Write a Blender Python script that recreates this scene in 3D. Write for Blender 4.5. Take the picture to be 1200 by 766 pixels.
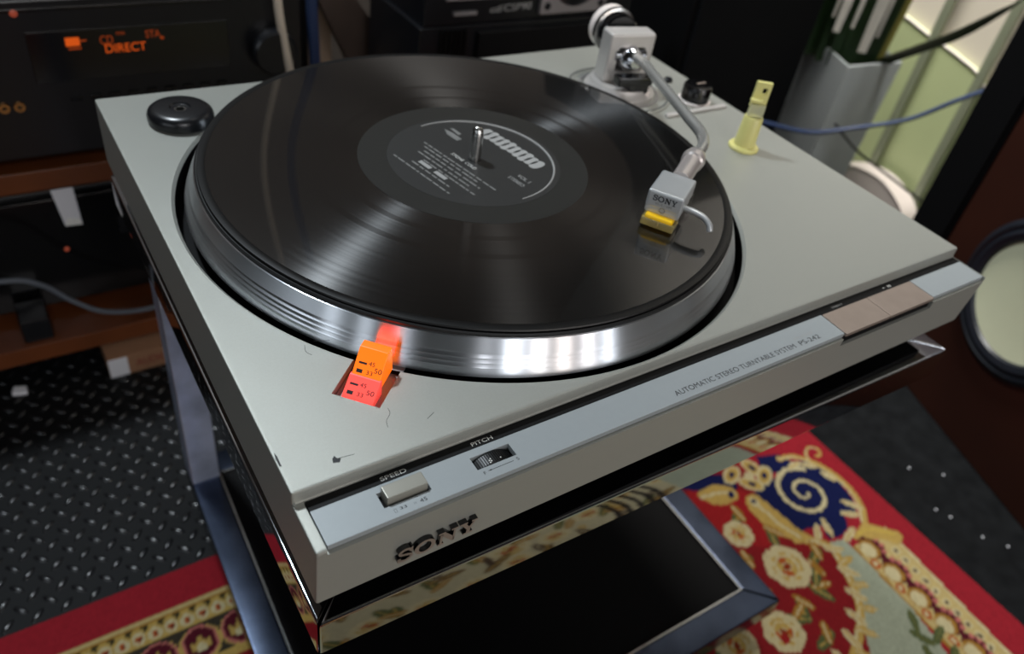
import bpy, bmesh, math, random
import numpy as np
from mathutils import Vector, Matrix

# ------------------------------------------------------------------ clearing
for o in list(bpy.data.objects):
    bpy.data.objects.remove(o, do_unlink=True)
SC = bpy.context.scene
COL = SC.collection
rnd = random.Random(7)
R = math.radians
FLOOR = -430.0          # lengths below are millimetres; z = 0 is the turntable's deck


def W(p):               # millimetres -> scene metres, floor at z = 0
    return Vector((p[0] * .001, p[1] * .001, (p[2] - FLOOR) * .001))


# ------------------------------------------------------------------ camera
cam_d = bpy.data.cameras.new('camera')
cam = bpy.data.objects.new('camera', cam_d)
COL.objects.link(cam)
fw = Vector((0.4843044, 0.59643208, -0.6400922)).normalized()
rt = Vector((0.8364955, -0.5300479, 0.1390126)).normalized()
up = rt.cross(fw)
cam.matrix_world = Matrix.Translation(W((-56.08, -176.63, 240.13))) @ Matrix((rt, up, -fw)).transposed().to_4x4()
cam_d.sensor_width = 36.0
cam_d.sensor_fit = 'HORIZONTAL'
cam_d.lens = 926.2 * 36 / 1200
cam_d.clip_start = .01
cam_d.dof.use_dof = True
cam_d.dof.focus_distance = .345
cam_d.dof.aperture_fstop = 8.5
SC.camera = cam

# ------------------------------------------------------------------ world, lights, exposure
world = bpy.data.worlds.new('room_air')
SC.world = world
world.use_nodes = True
bg = world.node_tree.nodes['Background']
bg.inputs[0].default_value = (.80, .86, .92, 1)
bg.inputs[1].default_value = .05


def area(name, pos, target, sx, sy, watts, col):
    d = bpy.data.lights.new(name, 'AREA')
    d.shape = 'RECTANGLE'
    d.size, d.size_y = sx, sy
    d.energy = watts
    d.color = col
    o = bpy.data.objects.new(name, d)
    COL.objects.link(o)
    o.location = W(pos)
    o.rotation_euler = (W(target) - W(pos)).to_track_quat('-Z', 'Y').to_euler()
    return o


# ceiling lamps of the room, and unseen fill lights added at front, side and right
area('ceiling_lamp_back', (-140, 950, 1500), (100, 300, 0), .16, .12, 28, (.84, .93, 1))
area('right_wall_fill', (800, 560, 1520), (1272, 500, 150), .6, .4, 20, (1, .97, .92)).data.spread = R(86)  # added fill, aimed to brighten the right wall; not a lamp of the room
for lx, ly, le in ((-450, -1500, 2.4), (-95, -1500, 2.6), (60, -1550, 2.6)):
    area('ceiling_lamp_front', (lx, ly, 1350), (150, 0, 0), .06, .06, le, (.97, .97, 1))
for px, pc in ((-300, (.93, .96, 1)), (80, (1, .93, .88)), (420, (1, .88, .80)), (780, (1, .93, .90)), (1120, (.95, .97, 1))):      # five added strips behind the camera: front fill and platter-rim stripes
    area('front_fill_strip', (px, -2000, 550), (px * .3 + 150, 0, 0), .17, 1.1, 5.0, pc)
for px, py in ((-1650, -250), (-1650, -700), (-1500, -1200)):
    area('side_fill_strip', (px, py, 650), (100, 100, 0), .16, .9, 1.5, (.86, .93, 1))  # added bluish strips, unseen, brightening the left of the platter rim

SC.view_settings.view_transform = 'Standard'
SC.view_settings.look = 'None'
SC.view_settings.gamma = 1
SC.view_settings.use_curve_mapping = False
SC.view_settings.exposure = -0.2


# ------------------------------------------------------------------ materials
def lin(c):
    return tuple(((v / 255) / 12.92 if v / 255 <= .04045 else ((v / 255 + .055) / 1.055) ** 2.4) for v in c) + (1,)


MATS = {}


def mat(name, rgb, rough=.5, metal=0., var=.12, scale=60., bump=0., bscale=400., **kw):
    if name in MATS:
        return MATS[name]
    m = bpy.data.materials.new(name)
    m.use_nodes = True
    nt = m.node_tree
    b = nt.nodes['Principled BSDF']
    c = lin(rgb)
    tc = nt.nodes.new('ShaderNodeTexCoord')
    nz = nt.nodes.new('ShaderNodeTexNoise')
    nz.inputs['Scale'].default_value = scale
    nz.inputs['Detail'].default_value = 4
    nt.links.new(tc.outputs['Object'], nz.inputs['Vector'])
    mx = nt.nodes.new('ShaderNodeMix')
    mx.data_type = 'RGBA'
    mx.inputs[6].default_value = tuple(v * (1 - var) for v in c[:3]) + (1,)
    mx.inputs[7].default_value = tuple(min(1, v * (1 + var)) for v in c[:3]) + (1,)
    nt.links.new(nz.outputs['Fac'], mx.inputs[0])
    nt.links.new(mx.outputs[2], b.inputs['Base Color'])
    b.inputs['Roughness'].default_value = rough
    b.inputs['Metallic'].default_value = metal
    for k, v in kw.items():
        b.inputs[k.replace('_', ' ')].default_value = v
    if bump:
        n2 = nt.nodes.new('ShaderNodeTexNoise')
        n2.inputs['Scale'].default_value = bscale
        n2.inputs['Detail'].default_value = 3
        nt.links.new(tc.outputs['Object'], n2.inputs['Vector'])
        bp = nt.nodes.new('ShaderNodeBump')
        bp.inputs['Strength'].default_value = bump
        bp.inputs['Distance'].default_value = .0005
        nt.links.new(n2.outputs['Fac'], bp.inputs['Height'])
        nt.links.new(bp.outputs['Normal'], b.inputs['Normal'])
    MATS[name] = m
    return m


def ring_metal(m, aniso, rot=0., smooth=True):
    """turned / grooved surface: anisotropic gloss running round the spindle"""
    nt = m.node_tree
    b = nt.nodes['Principled BSDF']
    t = nt.nodes.new('ShaderNodeTangent')
    t.direction_type = 'RADIAL'
    t.axis = 'Z'
    nt.links.new(t.outputs[0], b.inputs['Tangent'])
    b.inputs['Anisotropic'].default_value = aniso
    b.inputs['Anisotropic Rotation'].default_value = rot
    return m


def emit(name, rgb, strength, base=None):
    m = mat(name, base or rgb, .35, var=.05)
    b = m.node_tree.nodes['Principled BSDF']
    b.inputs['Emission Color'].default_value = lin(rgb)
    b.inputs['Emission Strength'].default_value = strength
    return m


M_SILVER = mat('silver_paint', (155, 156, 149), .40, .45, var=.05, scale=900, bump=.22, bscale=5200)
M_PANEL = mat('brushed_panel', (150, 156, 158), .5, .3, var=.03, scale=300)
M_BUTTON = mat('warm_steel', (156, 142, 132), .42, .6, var=.10, scale=120)
M_KEY = mat('grey_key', (150, 148, 138), .42, .45, var=.04)
M_BLACKGLOSS = mat('black_gloss', (8, 8, 9), .16, 0)
M_BLACKMATT = mat('black_matt', (9, 9, 10), .6, 0, Specular_IOR_Level=.12)
M_BLACKPLASTIC = mat('black_plastic', (17, 18, 21), .28, 0, var=.2)
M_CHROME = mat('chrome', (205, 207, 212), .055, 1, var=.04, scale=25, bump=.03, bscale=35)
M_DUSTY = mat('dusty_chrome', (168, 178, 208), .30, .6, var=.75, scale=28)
M_DARKREFL = mat('dark_reflection_chrome', (64, 72, 88), .20, .95, var=.75, scale=34)  # same chrome for the lower tubes, dark mottled reflections put into its colour
M_STEEL = mat('satin_steel', (178, 178, 176), .22, 1, var=.04)
M_ALU = mat('cast_aluminium', (190, 186, 182), .36, .35, var=.04)
M_HEAD = mat('headshell_silver', (184, 187, 188), .32, .5, var=.03)
M_PLATTER = ring_metal(mat('turned_aluminium', (214, 218, 224), .30, 1, var=.04, scale=90), 1.0, .25)
M_MAT = mat('rubber_mat', (10, 10, 11), .45, 0)
M_GLASS = mat('black_glass', (6, 6, 7), .5, 0, Specular_IOR_Level=.08)
M_WHITEINK = mat('white_ink', (205, 205, 200), .6)
M_GREYINK = mat('grey_ink', (150, 150, 148), .6)
M_DIMINK = mat('dim_ink', (112, 112, 110), .6)
M_DARKINK = mat('dark_ink', (26, 27, 30), .6)
M_LABEL = mat('record_label', (38, 38, 37), .45, 0, var=.06)
M_CREAM = mat('cream_plastic', (206, 200, 128), .35, 0, var=.05, Subsurface_Weight=.25, Subsurface_Radius=(.004, .004, .002))
M_YELLOW = mat('yellow_plastic', (255, 200, 22), .3, 0, var=.06)
M_CLEAR = mat('clear_yellow_plastic', (235, 215, 140), .12, 0, var=.05, Transmission_Weight=.75, IOR=1.45)
M_CLEARC = mat('clear_cream_plastic', (226, 226, 190), .12, 0, var=.05, Transmission_Weight=.6, IOR=1.45)
M_WOOD = mat('orange_wood', (92, 48, 22), .35, 0, var=.35, scale=18)
M_WOODDARK = mat('walnut_veneer', (46, 20, 11), .42, 0, var=.4, scale=9)
M_BROWN = mat('brown_board', (70, 56, 48), .6, 0, var=.2)
M_CARTON = mat('cardboard', (128, 92, 66), .8, 0, var=.12)
M_PAPER = mat('white_paper', (196, 196, 200), .8, 0, var=.05)
M_POT = mat('grey_concrete', (160, 166, 166), .8, 0, var=.14, scale=14, bump=.3, bscale=60)
M_SOIL = mat('dark_soil', (26, 22, 18), .95, 0, var=.4, bump=.6, bscale=120)
M_LEAF = mat('dark_green_leaf', (30, 52, 24), .4, 0, var=.35, scale=22)
M_LEAFLIGHT = mat('pale_leaf_stripe', (196, 192, 180), .5, 0, var=.1)
M_LEAFYEL = mat('yellow_leaf_edge', (140, 132, 62), .5, 0, var=.15)
M_WALLGREEN = mat('pale_green_panel', (176, 186, 140), .45, 0, var=.05, scale=4)
M_WALLCREAM = mat('cream_wall', (204, 196, 180), .7, 0, var=.04, scale=4)
M_WHITEPL = mat('white_plastic', (224, 214, 208), .3, 0, var=.04)
M_BAR = mat('grey_bar', (132, 138, 116), .5, .2, var=.05)
M_CONE = mat('cream_cone', (206, 208, 176), .6, 0, var=.05, scale=30)
M_RUBBER = mat('dark_surround', (22, 25, 32), .42, 0, var=.2)
M_GREYCABLE = mat('grey_cable', (84, 90, 98), .5)
M_WHITECABLE = mat('ivory_cable', (196, 184, 166), .5)
M_BLUECABLE = mat('blue_cable', (34, 50, 82), .45)
M_BLACKCABLE = mat('black_cable', (14, 16, 18), .45)
M_PLATE = mat('speaker_plate', (158, 154, 154), .4, .6, var=.06)
M_CARPET = mat('charcoal_carpet', (20, 21, 22), .95, 0, var=.8, scale=45, Specular_IOR_Level=.05, bump=.8, bscale=420)
M_DIAMOND = mat('black_rubber_sheet', (9, 10, 11), .6, 0, Specular_IOR_Level=.15, var=.2, scale=60)
M_BUMP = mat('glossy_rubber_bump', (16, 17, 19), .24, 0, Specular_IOR_Level=.8, var=.2, scale=60)  # smoother and glossier than the sheet round it
M_WALLDARK = mat('dark_wall', (46, 42, 40), .8, 0, var=.15, scale=3)
M_CEIL = mat('grey_ceiling', (70, 70, 68), .8, 0, var=.05, scale=3)
M_ORANGEGL = emit('orange_display_glow', (255, 100, 20), .6, (120, 50, 12))
M_ORANGEDIM = emit('orange_display_dim', (225, 84, 16), .3, (90, 40, 12))
M_LED = emit('red_pilot_light', (230, 110, 80), .22, (120, 40, 24))
M_STROBEUP = emit('orange_strobe_prism', (255, 112, 10), .85, (240, 110, 20))
M_STROBELOW = emit('red_strobe_window', (255, 70, 62), .75, (240, 90, 80))
M_GOLDJACK = mat('gold_jack', (200, 150, 90), .3, .9)


def record_material():
    m = mat('black_vinyl', (7, 7, 7), .30, 0, var=.0, Coat_Weight=1.0, Coat_Roughness=.025)
    nt = m.node_tree
    b = nt.nodes['Principled BSDF']
    ring_metal(m, 1.0, 0.25)
    b.inputs['Specular IOR Level'].default_value = .7
    tc = nt.nodes.new('ShaderNodeTexCoord')
    sep = nt.nodes.new('ShaderNodeSeparateXYZ')
    nt.links.new(tc.outputs['Object'], sep.inputs[0])
    cmb = nt.nodes.new('ShaderNodeCombineXYZ')
    nt.links.new(sep.outputs[0], cmb.inputs[0])
    nt.links.new(sep.outputs[1], cmb.inputs[1])
    ln = nt.nodes.new('ShaderNodeVectorMath')
    ln.operation = 'LENGTH'
    nt.links.new(cmb.outputs[0], ln.inputs[0])
    # groove loudness: roughness varies from band to band
    cr = nt.nodes.new('ShaderNodeCombineXYZ')
    nt.links.new(ln.outputs['Value'], cr.inputs[0])
    nz = nt.nodes.new('ShaderNodeTexNoise')
    nz.inputs['Scale'].default_value = 420
    nz.inputs['Detail'].default_value = 5
    nt.links.new(cr.outputs[0], nz.inputs['Vector'])
    mr = nt.nodes.new('ShaderNodeMapRange')
    mr.inputs[1].default_value, mr.inputs[2].default_value = .3, .7
    mr.inputs[3].default_value, mr.inputs[4].default_value = .22, .28
    nt.links.new(nz.outputs['Fac'], mr.inputs[0])
    ramp = nt.nodes.new('ShaderNodeValToRGB')
    ramp.color_ramp.interpolation = 'CONSTANT'
    e = ramp.color_ramp.elements
    e[0].position, e[0].color = 0, (1, 1, 1, 1)
    e[1].position, e[1].color = .1460, (0, 0, 0, 1)      # the smooth rim
    for rr in (.0780, .0935, .1105, .1280):               # smooth gaps between tracks
        a = e.new(rr); a.color = (0, 0, 0, 1)
        a = e.new(rr + .0008); a.color = (1, 1, 1, 1)
    nt.links.new(ln.outputs['Value'], ramp.inputs[0])
    mm = nt.nodes.new('ShaderNodeMix')
    mm.data_type = 'FLOAT'
    mm.inputs[2].default_value = .20
    nt.links.new(ramp.outputs[0], mm.inputs[0])
    nt.links.new(mr.outputs[0], mm.inputs[3])
    nt.links.new(mm.outputs[0], b.inputs['Roughness'])
    return m


M_VINYL = record_material()


# ------------------------------------------------------------------ mesh helpers
class MB:
    """collects shapes (in mm) into one mesh"""

    def __init__(self):
        self.bm = bmesh.new()
        self.wn = False

    def _tag(self, verts, M):
        if M is not None:
            bmesh.ops.transform(self.bm, matrix=M, verts=verts)

    def box(self, x0, x1, y0, y1, z0, z1, bev=0, seg=2, M=None):
        r = bmesh.ops.create_cube(self.bm, size=1)
        vs = r['verts']
        for v in vs:
            v.co = Vector((x0 if v.co.x < 0 else x1, y0 if v.co.y < 0 else y1, z0 if v.co.z < 0 else z1))
        if bev:
            es = list({e for v in vs for e in v.link_edges})
            self.wn = True
            g = bmesh.ops.bevel(self.bm, geom=es, offset=bev, segments=seg, profile=.5, affect='EDGES')
            vs = list({v for f in g['faces'] for v in f.verts} | {v for v in vs if v.is_valid})
            vs = [v for v in vs if v.is_valid]
        self._tag(vs, M)
        return self

    def prism(self, poly, z0, z1, M=None, bev=0, top_scale=None):
        a = [self.bm.verts.new((p[0], p[1], z0)) for p in poly]
        if top_scale:
            cx = sum(p[0] for p in poly) / len(poly); cy = sum(p[1] for p in poly) / len(poly)
            b = [self.bm.verts.new((cx + (p[0] - cx) * top_scale, cy + (p[1] - cy) * top_scale, z1)) for p in poly]
        else:
            b = [self.bm.verts.new((p[0], p[1], z1)) for p in poly]
        n = len(poly)
        fs = [self.bm.faces.new(a[::-1]), self.bm.faces.new(b)]
        for i in range(n):
            fs.append(self.bm.faces.new((a[i], a[(i + 1) % n], b[(i + 1) % n], b[i])))
        vs = a + b
        bmesh.ops.recalc_face_normals(self.bm, faces=fs)
        if bev:
            self.wn = True
            es = list({e for f in fs for e in f.edges})
            g = bmesh.ops.bevel(self.bm, geom=es, offset=bev, segments=2, profile=.5, affect='EDGES')
            vs = [v for v in ({v for f in g['faces'] for v in f.verts} | set(vs)) if v.is_valid]
        self._tag(vs, M)
        return self

    def lathe(self, prof, c=(0, 0, 0), n=64, M=None, axis=None):
        rings = []
        for r, z in prof:
            if r <= 1e-6:
                rings.append([self.bm.verts.new((0, 0, z))])
            else:
                rings.append([self.bm.verts.new((r * math.cos(2 * math.pi * i / n), r * math.sin(2 * math.pi * i / n), z)) for i in range(n)])
        fs = []
        for A, B in zip(rings, rings[1:]):
            for i in range(n):
                j = (i + 1) % n
                if len(A) == 1 and len(B) == 1:
                    continue
                if len(A) == 1:
                    fs.append(self.bm.faces.new((A[0], B[j], B[i])))
                elif len(B) == 1:
                    fs.append(self.bm.faces.new((A[i], A[j], B[0])))
                else:
                    fs.append(self.bm.faces.new((A[i], A[j], B[j], B[i])))
        bmesh.ops.recalc_face_normals(self.bm, faces=fs)
        T = Matrix.Translation(Vector(c))
        if axis is not None:
            T = T @ Vector(axis).to_track_quat('Z', 'Y').to_matrix().to_4x4()
        if M is not None:
            T = M @ T
        self._tag([v for rg in rings for v in rg], T)
        return self

    def tube(self, pts, r, n=12, cap=True, flat=1.0):
        pts = [Vector(p) for p in pts]
        rs = r if isinstance(r, (list, tuple)) else [r] * len(pts)
        rings = []
        nrm = None
        for i, p in enumerate(pts):
            t = (pts[min(i + 1, len(pts) - 1)] - pts[max(i - 1, 0)]).normalized()
            if nrm is None:
                nrm = t.orthogonal().normalized()
            nrm = (nrm - t * nrm.dot(t)).normalized()
            bi = t.cross(nrm)
            rings.append([self.bm.verts.new(p + (nrm * math.cos(2 * math.pi * k / n) + bi * math.sin(2 * math.pi * k / n) * flat) * rs[i]) for k in range(n)])
        fs = []
        for A, B in zip(rings, rings[1:]):
            for k in range(n):
                fs.append(self.bm.faces.new((A[k], A[(k + 1) % n], B[(k + 1) % n], B[k])))
        if cap:
            fs.append(self.bm.faces.new(rings[0][::-1])); fs.append(self.bm.faces.new(rings[-1]))
        bmesh.ops.recalc_face_normals(self.bm, faces=fs)
        return self

    def mesh(self, name, origin, smooth=35):
        me = bpy.data.meshes.new(name)
        o = Vector(origin)
        for v in self.bm.verts:
            v.co = (v.co - o) * .001
        self.bm.to_mesh(me)
        self.bm.free()
        if smooth:
            me.polygons.foreach_set('use_smooth', [True] * len(me.polygons))
            me.set_sharp_from_angle(angle=R(smooth))
        return me


ORI = {}      # world origin (mm) of every object


def link(o, origin, parent=None):
    COL.objects.link(o)
    ORI[o.name] = Vector(origin)
    if parent is None:
        o.location = W(origin)
    else:
        o.parent = parent
        o.location = (Vector(origin) - ORI[parent.name]) * .001
    return o


def tag(o, label=None, cat=None, group=None, kind=None):
    if label: o['label'] = label
    if cat: o['category'] = cat
    if group: o['group'] = group
    if kind: o['kind'] = kind
    return o


def thing(name, base, label, cat, group=None):
    o = bpy.data.objects.new(name, None)
    o.empty_display_size = .02
    link(o, base)
    return tag(o, label, cat, group)


def obj(name, mb, m, parent=None, origin=None, smooth=35):
    if origin is None:
        origin = ORI[parent.name] if parent is not None else (0, 0, FLOOR)
    wn = mb.wn
    me = mb.mesh(name, origin, smooth)
    me.materials.append(m)
    o = link(bpy.data.objects.new(name, me), origin, parent)
    if wn and smooth:
        weigh(o)
    return o


def weigh(o):            # flat faces stay flat beside their rounded edges
    md = o.modifiers.new('flat_faces', 'WEIGHTED_NORMAL')
    md.weight = 80
    md.keep_sharp = True


def cut(o, cutters):
    """carve shapes (MB) out of an object, for good"""
    o.modifiers.clear()
    tmp = []
    for c in cutters:
        me = c.mesh('cutter', ORI[o.name], 0)
        t = bpy.data.objects.new('cutter', me)
        COL.objects.link(t)
        t.parent = o
        tmp.append(t)
        md = o.modifiers.new('b', 'BOOLEAN')
        md.operation = 'DIFFERENCE'
        md.solver = 'EXACT'
        md.object = t
    bpy.context.view_layer.update()
    dg = bpy.context.evaluated_depsgraph_get()
    me = bpy.data.meshes.new_from_object(o.evaluated_get(dg))
    o.modifiers.clear()
    mats = [m for m in o.data.materials]
    o.data = me
    me.materials.clear()
    for m in mats: me.materials.append(m)
    me.polygons.foreach_set('material_index', [0] * len(me.polygons))
    me.polygons.foreach_set('use_smooth', [True] * len(me.polygons))
    me.set_sharp_from_angle(angle=R(28))
    for t in tmp:
        bpy.data.objects.remove(t, do_unlink=True)
    weigh(o)


def text(name, s, m, parent, org, xd, yd, width, height=None, depth=.05, spacing=1.0, align='LEFT'):
    """flat print: s written from org along xd, letters rising along yd; width in mm"""
    cu = bpy.data.curves.new(name, 'FONT')
    cu.body = s
    cu.size = 1
    cu.space_character = spacing
    t = bpy.data.objects.new('txt', cu)
    COL.objects.link(t)
    bpy.context.view_layer.update()
    me = bpy.data.meshes.new_from_object(t.evaluated_get(bpy.context.evaluated_depsgraph_get()))
    bpy.data.objects.remove(t, do_unlink=True)
    co = np.zeros(len(me.vertices) * 3)
    me.vertices.foreach_get('co', co)
    co = co.reshape(-1, 3)
    mn, mx = co.min(0), co.max(0)
    k = width / (mx[0] - mn[0])
    ky = height / (mx[1] - mn[1]) if height else k
    xd, yd = Vector(xd).normalized(), Vector(yd).normalized()
    nd = xd.cross(yd)
    P = np.array([Vector(org) + xd * float((c[0] - mn[0]) * k) + yd * float((c[1] - mn[1]) * ky) + nd * depth for c in co])
    o0 = ORI[parent.name]
    P = (P - np.array(o0)) * .001
    me.vertices.foreach_set('co', P.ravel())
    me.materials.clear()
    me.materials.append(m)
    me.name = name
    return link(bpy.data.objects.new(name, me), o0, parent)


def frame_M(org, xd, yd):
    xd, yd = Vector(xd).normalized(), Vector(yd).normalized()
    zd = xd.cross(yd)
    M = Matrix((xd, yd, zd)).transposed().to_4x4()
    return Matrix.Translation(Vector(org)) @ M


def catmull(pts, k=8):
    P = [Vector(p) for p in pts]
    P = [P[0] * 2 - P[1]] + P + [P[-1] * 2 - P[-2]]
    out = []
    for i in range(1, len(P) - 2):
        a, b, c, d = P[i - 1:i + 3]
        for j in range(k):
            t = j / k
            out.append(.5 * ((2 * b) + (c - a) * t + (2 * a - 5 * b + 4 * c - d) * t * t + (3 * b - a - 3 * c + d) * t ** 3))
    out.append(P[-2])
    return out


# ================================================================== THE SETTING
def struct(name, mb, m):
    return tag(obj(name, mb, m), kind='structure')


struct('floor', MB().box(-1800, 1300, -2200, 1300, FLOOR - 30, FLOOR), M_CARPET)
struct('wall_back', MB().box(-1800, 1300, 1250, 1300, FLOOR, 1600), mat('brown_wall', (84, 76, 70), .8, 0, var=.12, scale=3))
struct('wall_left', MB().box(-1850, -1800, -2200, 1300, FLOOR, 1600), M_WALLDARK)
struct('wall_right', MB().box(1280, 1320, -2200, 1250, FLOOR, 1600), mat('grey_brown_wall', (104, 100, 94), .8, 0, var=.1, scale=3))
struct('trim_3', MB().box(1272, 1280, 180, 900, FLOOR, 110), M_WALLCREAM)
struct('ceiling', MB().box(-1850, 1320, -2200, 1300, 1600, 1640), M_CEIL)

# pale green panel on the right wall, with a round-shouldered top, and bars before it
gp = thing('wall_panel', (1262, 470, FLOOR), 'pale green panel with a rounded top edge on the cream wall', 'panel')
arc = [(300, -300), (345, -222), (405, -160), (454, -143), (522, -131), (586, -119), (700, -112), (800, -112)]
arc = [(p.x, p.y) for p in catmull([(a, b, 0) for a, b in arc], 4)]
MX = Matrix(((0, 0, 1, 0), (1, 0, 0, 0), (0, 1, 0, 0), (0, 0, 0, 1)))     # (y, z, depth) -> x = depth
obj('panel_sheet', MB().prism([(300, FLOOR)] + arc + [(800, FLOOR)], 1262, 1272, MX), M_WALLGREEN, gp)
obj('panel_edge', MB().tube([(1262, y, z) for y, z in arc], 2.2, 8), M_WHITEPL, gp)
for i, y in enumerate((505, 405)):
    struct('trim_%d' % (i + 1), MB().box(1246, 1258, y - 7, y + 7, FLOOR, 500, 2), M_BAR)
# white round-shouldered bin on the floor in front of it
wb = thing('plastic_bin', (1215, 470, FLOOR), 'low white plastic bin with a rounded lid against the green panel', 'bin')
arcb = [(370, -430), (378, -408), (395, -378), (445, -353), (500, -354), (547, -376), (580, -408), (588, -430)]
arcb = [(p.x, p.y) for p in catmull([(a, b, 0) for a, b in arcb], 4)]
M_BIN = mat('bin_plastic', (196, 186, 180), .45, 0, var=.04)
obj('body', MB().prism(arcb, 1200, 1242, MX), M_BIN, wb)
obj('lid_rim', MB().tube([(1200, y, z) for y, z in arcb], 1.2, 8), M_BIN, wb)

# ================================================================== RUG
RUG_X0, RUG_X1, RUG_Y0, RUG_Y1, RZ = -520., 682., -620., 277., FLOOR + 6


def build_rug():
    st = 2.0
    nx, ny = int((RUG_X1 - RUG_X0) / st) + 1, int((RUG_Y1 - RUG_Y0) / st) + 1
    xs, ys = np.linspace(RUG_X0, RUG_X1, nx), np.linspace(RUG_Y0, RUG_Y1, ny)
    X, Y = np.meshgrid(xs, ys)
    rs = np.random.RandomState(5)
    C = np.zeros((ny, nx, 3))

    def L(c): return np.array(lin(c)[:3])
    RED, DRED, CRM, GOLD, OCH = L((172, 38, 50)), L((146, 30, 36)), L((222, 208, 160)), L((206, 172, 92)), L((176, 128, 52))
    BLUE, MAR, SAGE, GRN, ORG, PINK = L((20, 28, 78)), L((92, 24, 38)), L((176, 184, 160)), L((92, 104, 62)), L((190, 92, 40)), L((206, 120, 110))
    C[:] = RED

    def put(mask, col): C[mask] = col

    def poly(pts, col):
        x0, x1 = min(p[0] for p in pts), max(p[0] for p in pts)
        y0, y1 = min(p[1] for p in pts), max(p[1] for p in pts)
        i0, i1 = np.searchsorted(xs, [x0, x1]); j0, j1 = np.searchsorted(ys, [y0, y1])
        if i1 <= i0 or j1 <= j0: return
        x, y = X[j0:j1, i0:i1], Y[j0:j1, i0:i1]
        ins = np.zeros(x.shape, bool)
        n = len(pts)
        for k in range(n):
            (ax, ay), (bx, by) = pts[k], pts[(k + 1) % n]
            if ay == by: continue
            c = ((ay > y) != (by > y)) & (x < (bx - ax) * (y - ay) / (by - ay) + ax)
            ins ^= c
        C[j0:j1, i0:i1][ins] = col

    def smooth(pts): return [(p.x, p.y) for p in catmull([(a, b, 0) for a, b in list(pts) + [pts[0]]], 4)]

    def line(pts, w, col):
        pts = [(p.x, p.y) for p in catmull([(a, b, 0) for a, b in pts], 5)]
        for k in range(len(pts) - 1):
            (ax, ay), (bx, by) = pts[k], pts[k + 1]
            ww = w[0] + (w[1] - w[0]) * k / len(pts) if isinstance(w, tuple) else w
            i0, i1 = np.searchsorted(xs, [min(ax, bx) - ww, max(ax, bx) + ww]); j0, j1 = np.searchsorted(ys, [min(ay, by) - ww, max(ay, by) + ww])
            if i1 <= i0 or j1 <= j0: continue
            x, y = X[j0:j1, i0:i1], Y[j0:j1, i0:i1]
            d = max((bx - ax) ** 2 + (by - ay) ** 2, 1e-6)
            t = np.clip(((x - ax) * (bx - ax) + (y - ay) * (by - ay)) / d, 0, 1)
            C[j0:j1, i0:i1][np.hypot(x - ax - t * (bx - ax), y - ay - t * (by - ay)) < ww / 2] = col

    def ell(cx, cy, a, b, ang, col):
        r = max(a, b)
        i0, i1 = np.searchsorted(xs, [cx - r, cx + r]); j0, j1 = np.searchsorted(ys, [cy - r, cy + r])
        if i1 <= i0 or j1 <= j0: return
        x, y = X[j0:j1, i0:i1] - cx, Y[j0:j1, i0:i1] - cy
        c, s = math.cos(ang), math.sin(ang)
        C[j0:j1, i0:i1][((x * c + y * s) / a) ** 2 + ((-x * s + y * c) / b) ** 2 < 1] = col

    def leaf(cx, cy, l, w, ang, col, vein=None):
        ell(cx, cy, l / 2, w / 2, ang, col)
        if vein is not None:
            dx, dy = math.cos(ang) * l * .4, math.sin(ang) * l * .4
            line([(cx - dx, cy - dy), (cx + dx, cy + dy)], 1.6, vein)

    def rose(cx, cy, r, a0=0.):
        for k in range(7):
            a = a0 + k * 2 * math.pi / 7
            ell(cx + .62 * r * math.cos(a), cy + .62 * r * math.sin(a), r * .46, r * .36, a + 1.57, CRM)
            ell(cx + .50 * r * math.cos(a + .3), cy + .50 * r * math.sin(a + .3), r * .34, r * .16, a + 1.8, GOLD)
        ell(cx, cy, r * .55, r * .5, 0, CRM)
        for k in range(5):
            a = a0 + k * 2 * math.pi / 5
            ell(cx + .30 * r * math.cos(a), cy + .30 * r * math.sin(a), r * .24, r * .12, a + 1.57, ORG if k % 2 else GOLD)
        ell(cx, cy, r * .20, r * .14, a0, L((150, 60, 30)))

    # ---- the field
    put((X < 560) & (Y < 190), DRED)
    # sage grounds with bouquets
    for (cx, cy, a, b, an) in ((150, -120, 190, 90, .5), (-150, -60, 130, 100, -.2), (300, -420, 200, 110, .2), (-260, -380, 160, 120, .9)):
        ell(cx, cy, a * 1.12, b * 1.15, an, GOLD)
        ell(cx, cy, a, b, an, SAGE)
    poly(smooth([(20, -130), (200, -140), (470, -140), (480, -270), (200, -290), (0, -250)]), L((206, 196, 156)))
    for k in range(120):
        x, y = rs.uniform(RUG_X0 + 60, 470), rs.uniform(RUG_Y0 + 40, 165)
        if x > 380 and y > -120: continue
        t = rs.randint(3)
        if t == 0: rose(x, y, rs.uniform(14, 26), rs.uniform(0, 6))
        elif t == 1: leaf(x, y, rs.uniform(24, 44), rs.uniform(9, 15), rs.uniform(0, 6.3), GRN, GOLD)
        else: leaf(x, y, rs.uniform(30, 50), rs.uniform(10, 16), rs.uniform(0, 6.3), GOLD, CRM)
    poly([(480, -140), (582, -150), (574, -300), (470, -300)], DRED)
    # ---- back border: bead band and medallions
    put((Y < 241) & (Y > 180) & (X < 500), GOLD)
    put((Y < 241) & (Y > 237.5) & (X < 500), L((214, 190, 128)))
    put((Y < 237.5) & (Y > 235) & (X < 500), OCH)
    for k in range(-32, 45):
        x = -12 + 13 * k
        if x > 490: break
        poly([(x + 2.5, 236), (x + 10.5, 236), (x + 6.5, 230)], L((60, 56, 36)))
        ell(x, 225.5, 6, 6, 0, CRM); ell(x, 225.5, 2.8, 2.8, 0, ORG); ell(x + .8, 225, 1.8, 1.8, 0, MAR)
    put((Y < 218) & (Y > 180) & (X < 500), L((64, 58, 46)))
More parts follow.
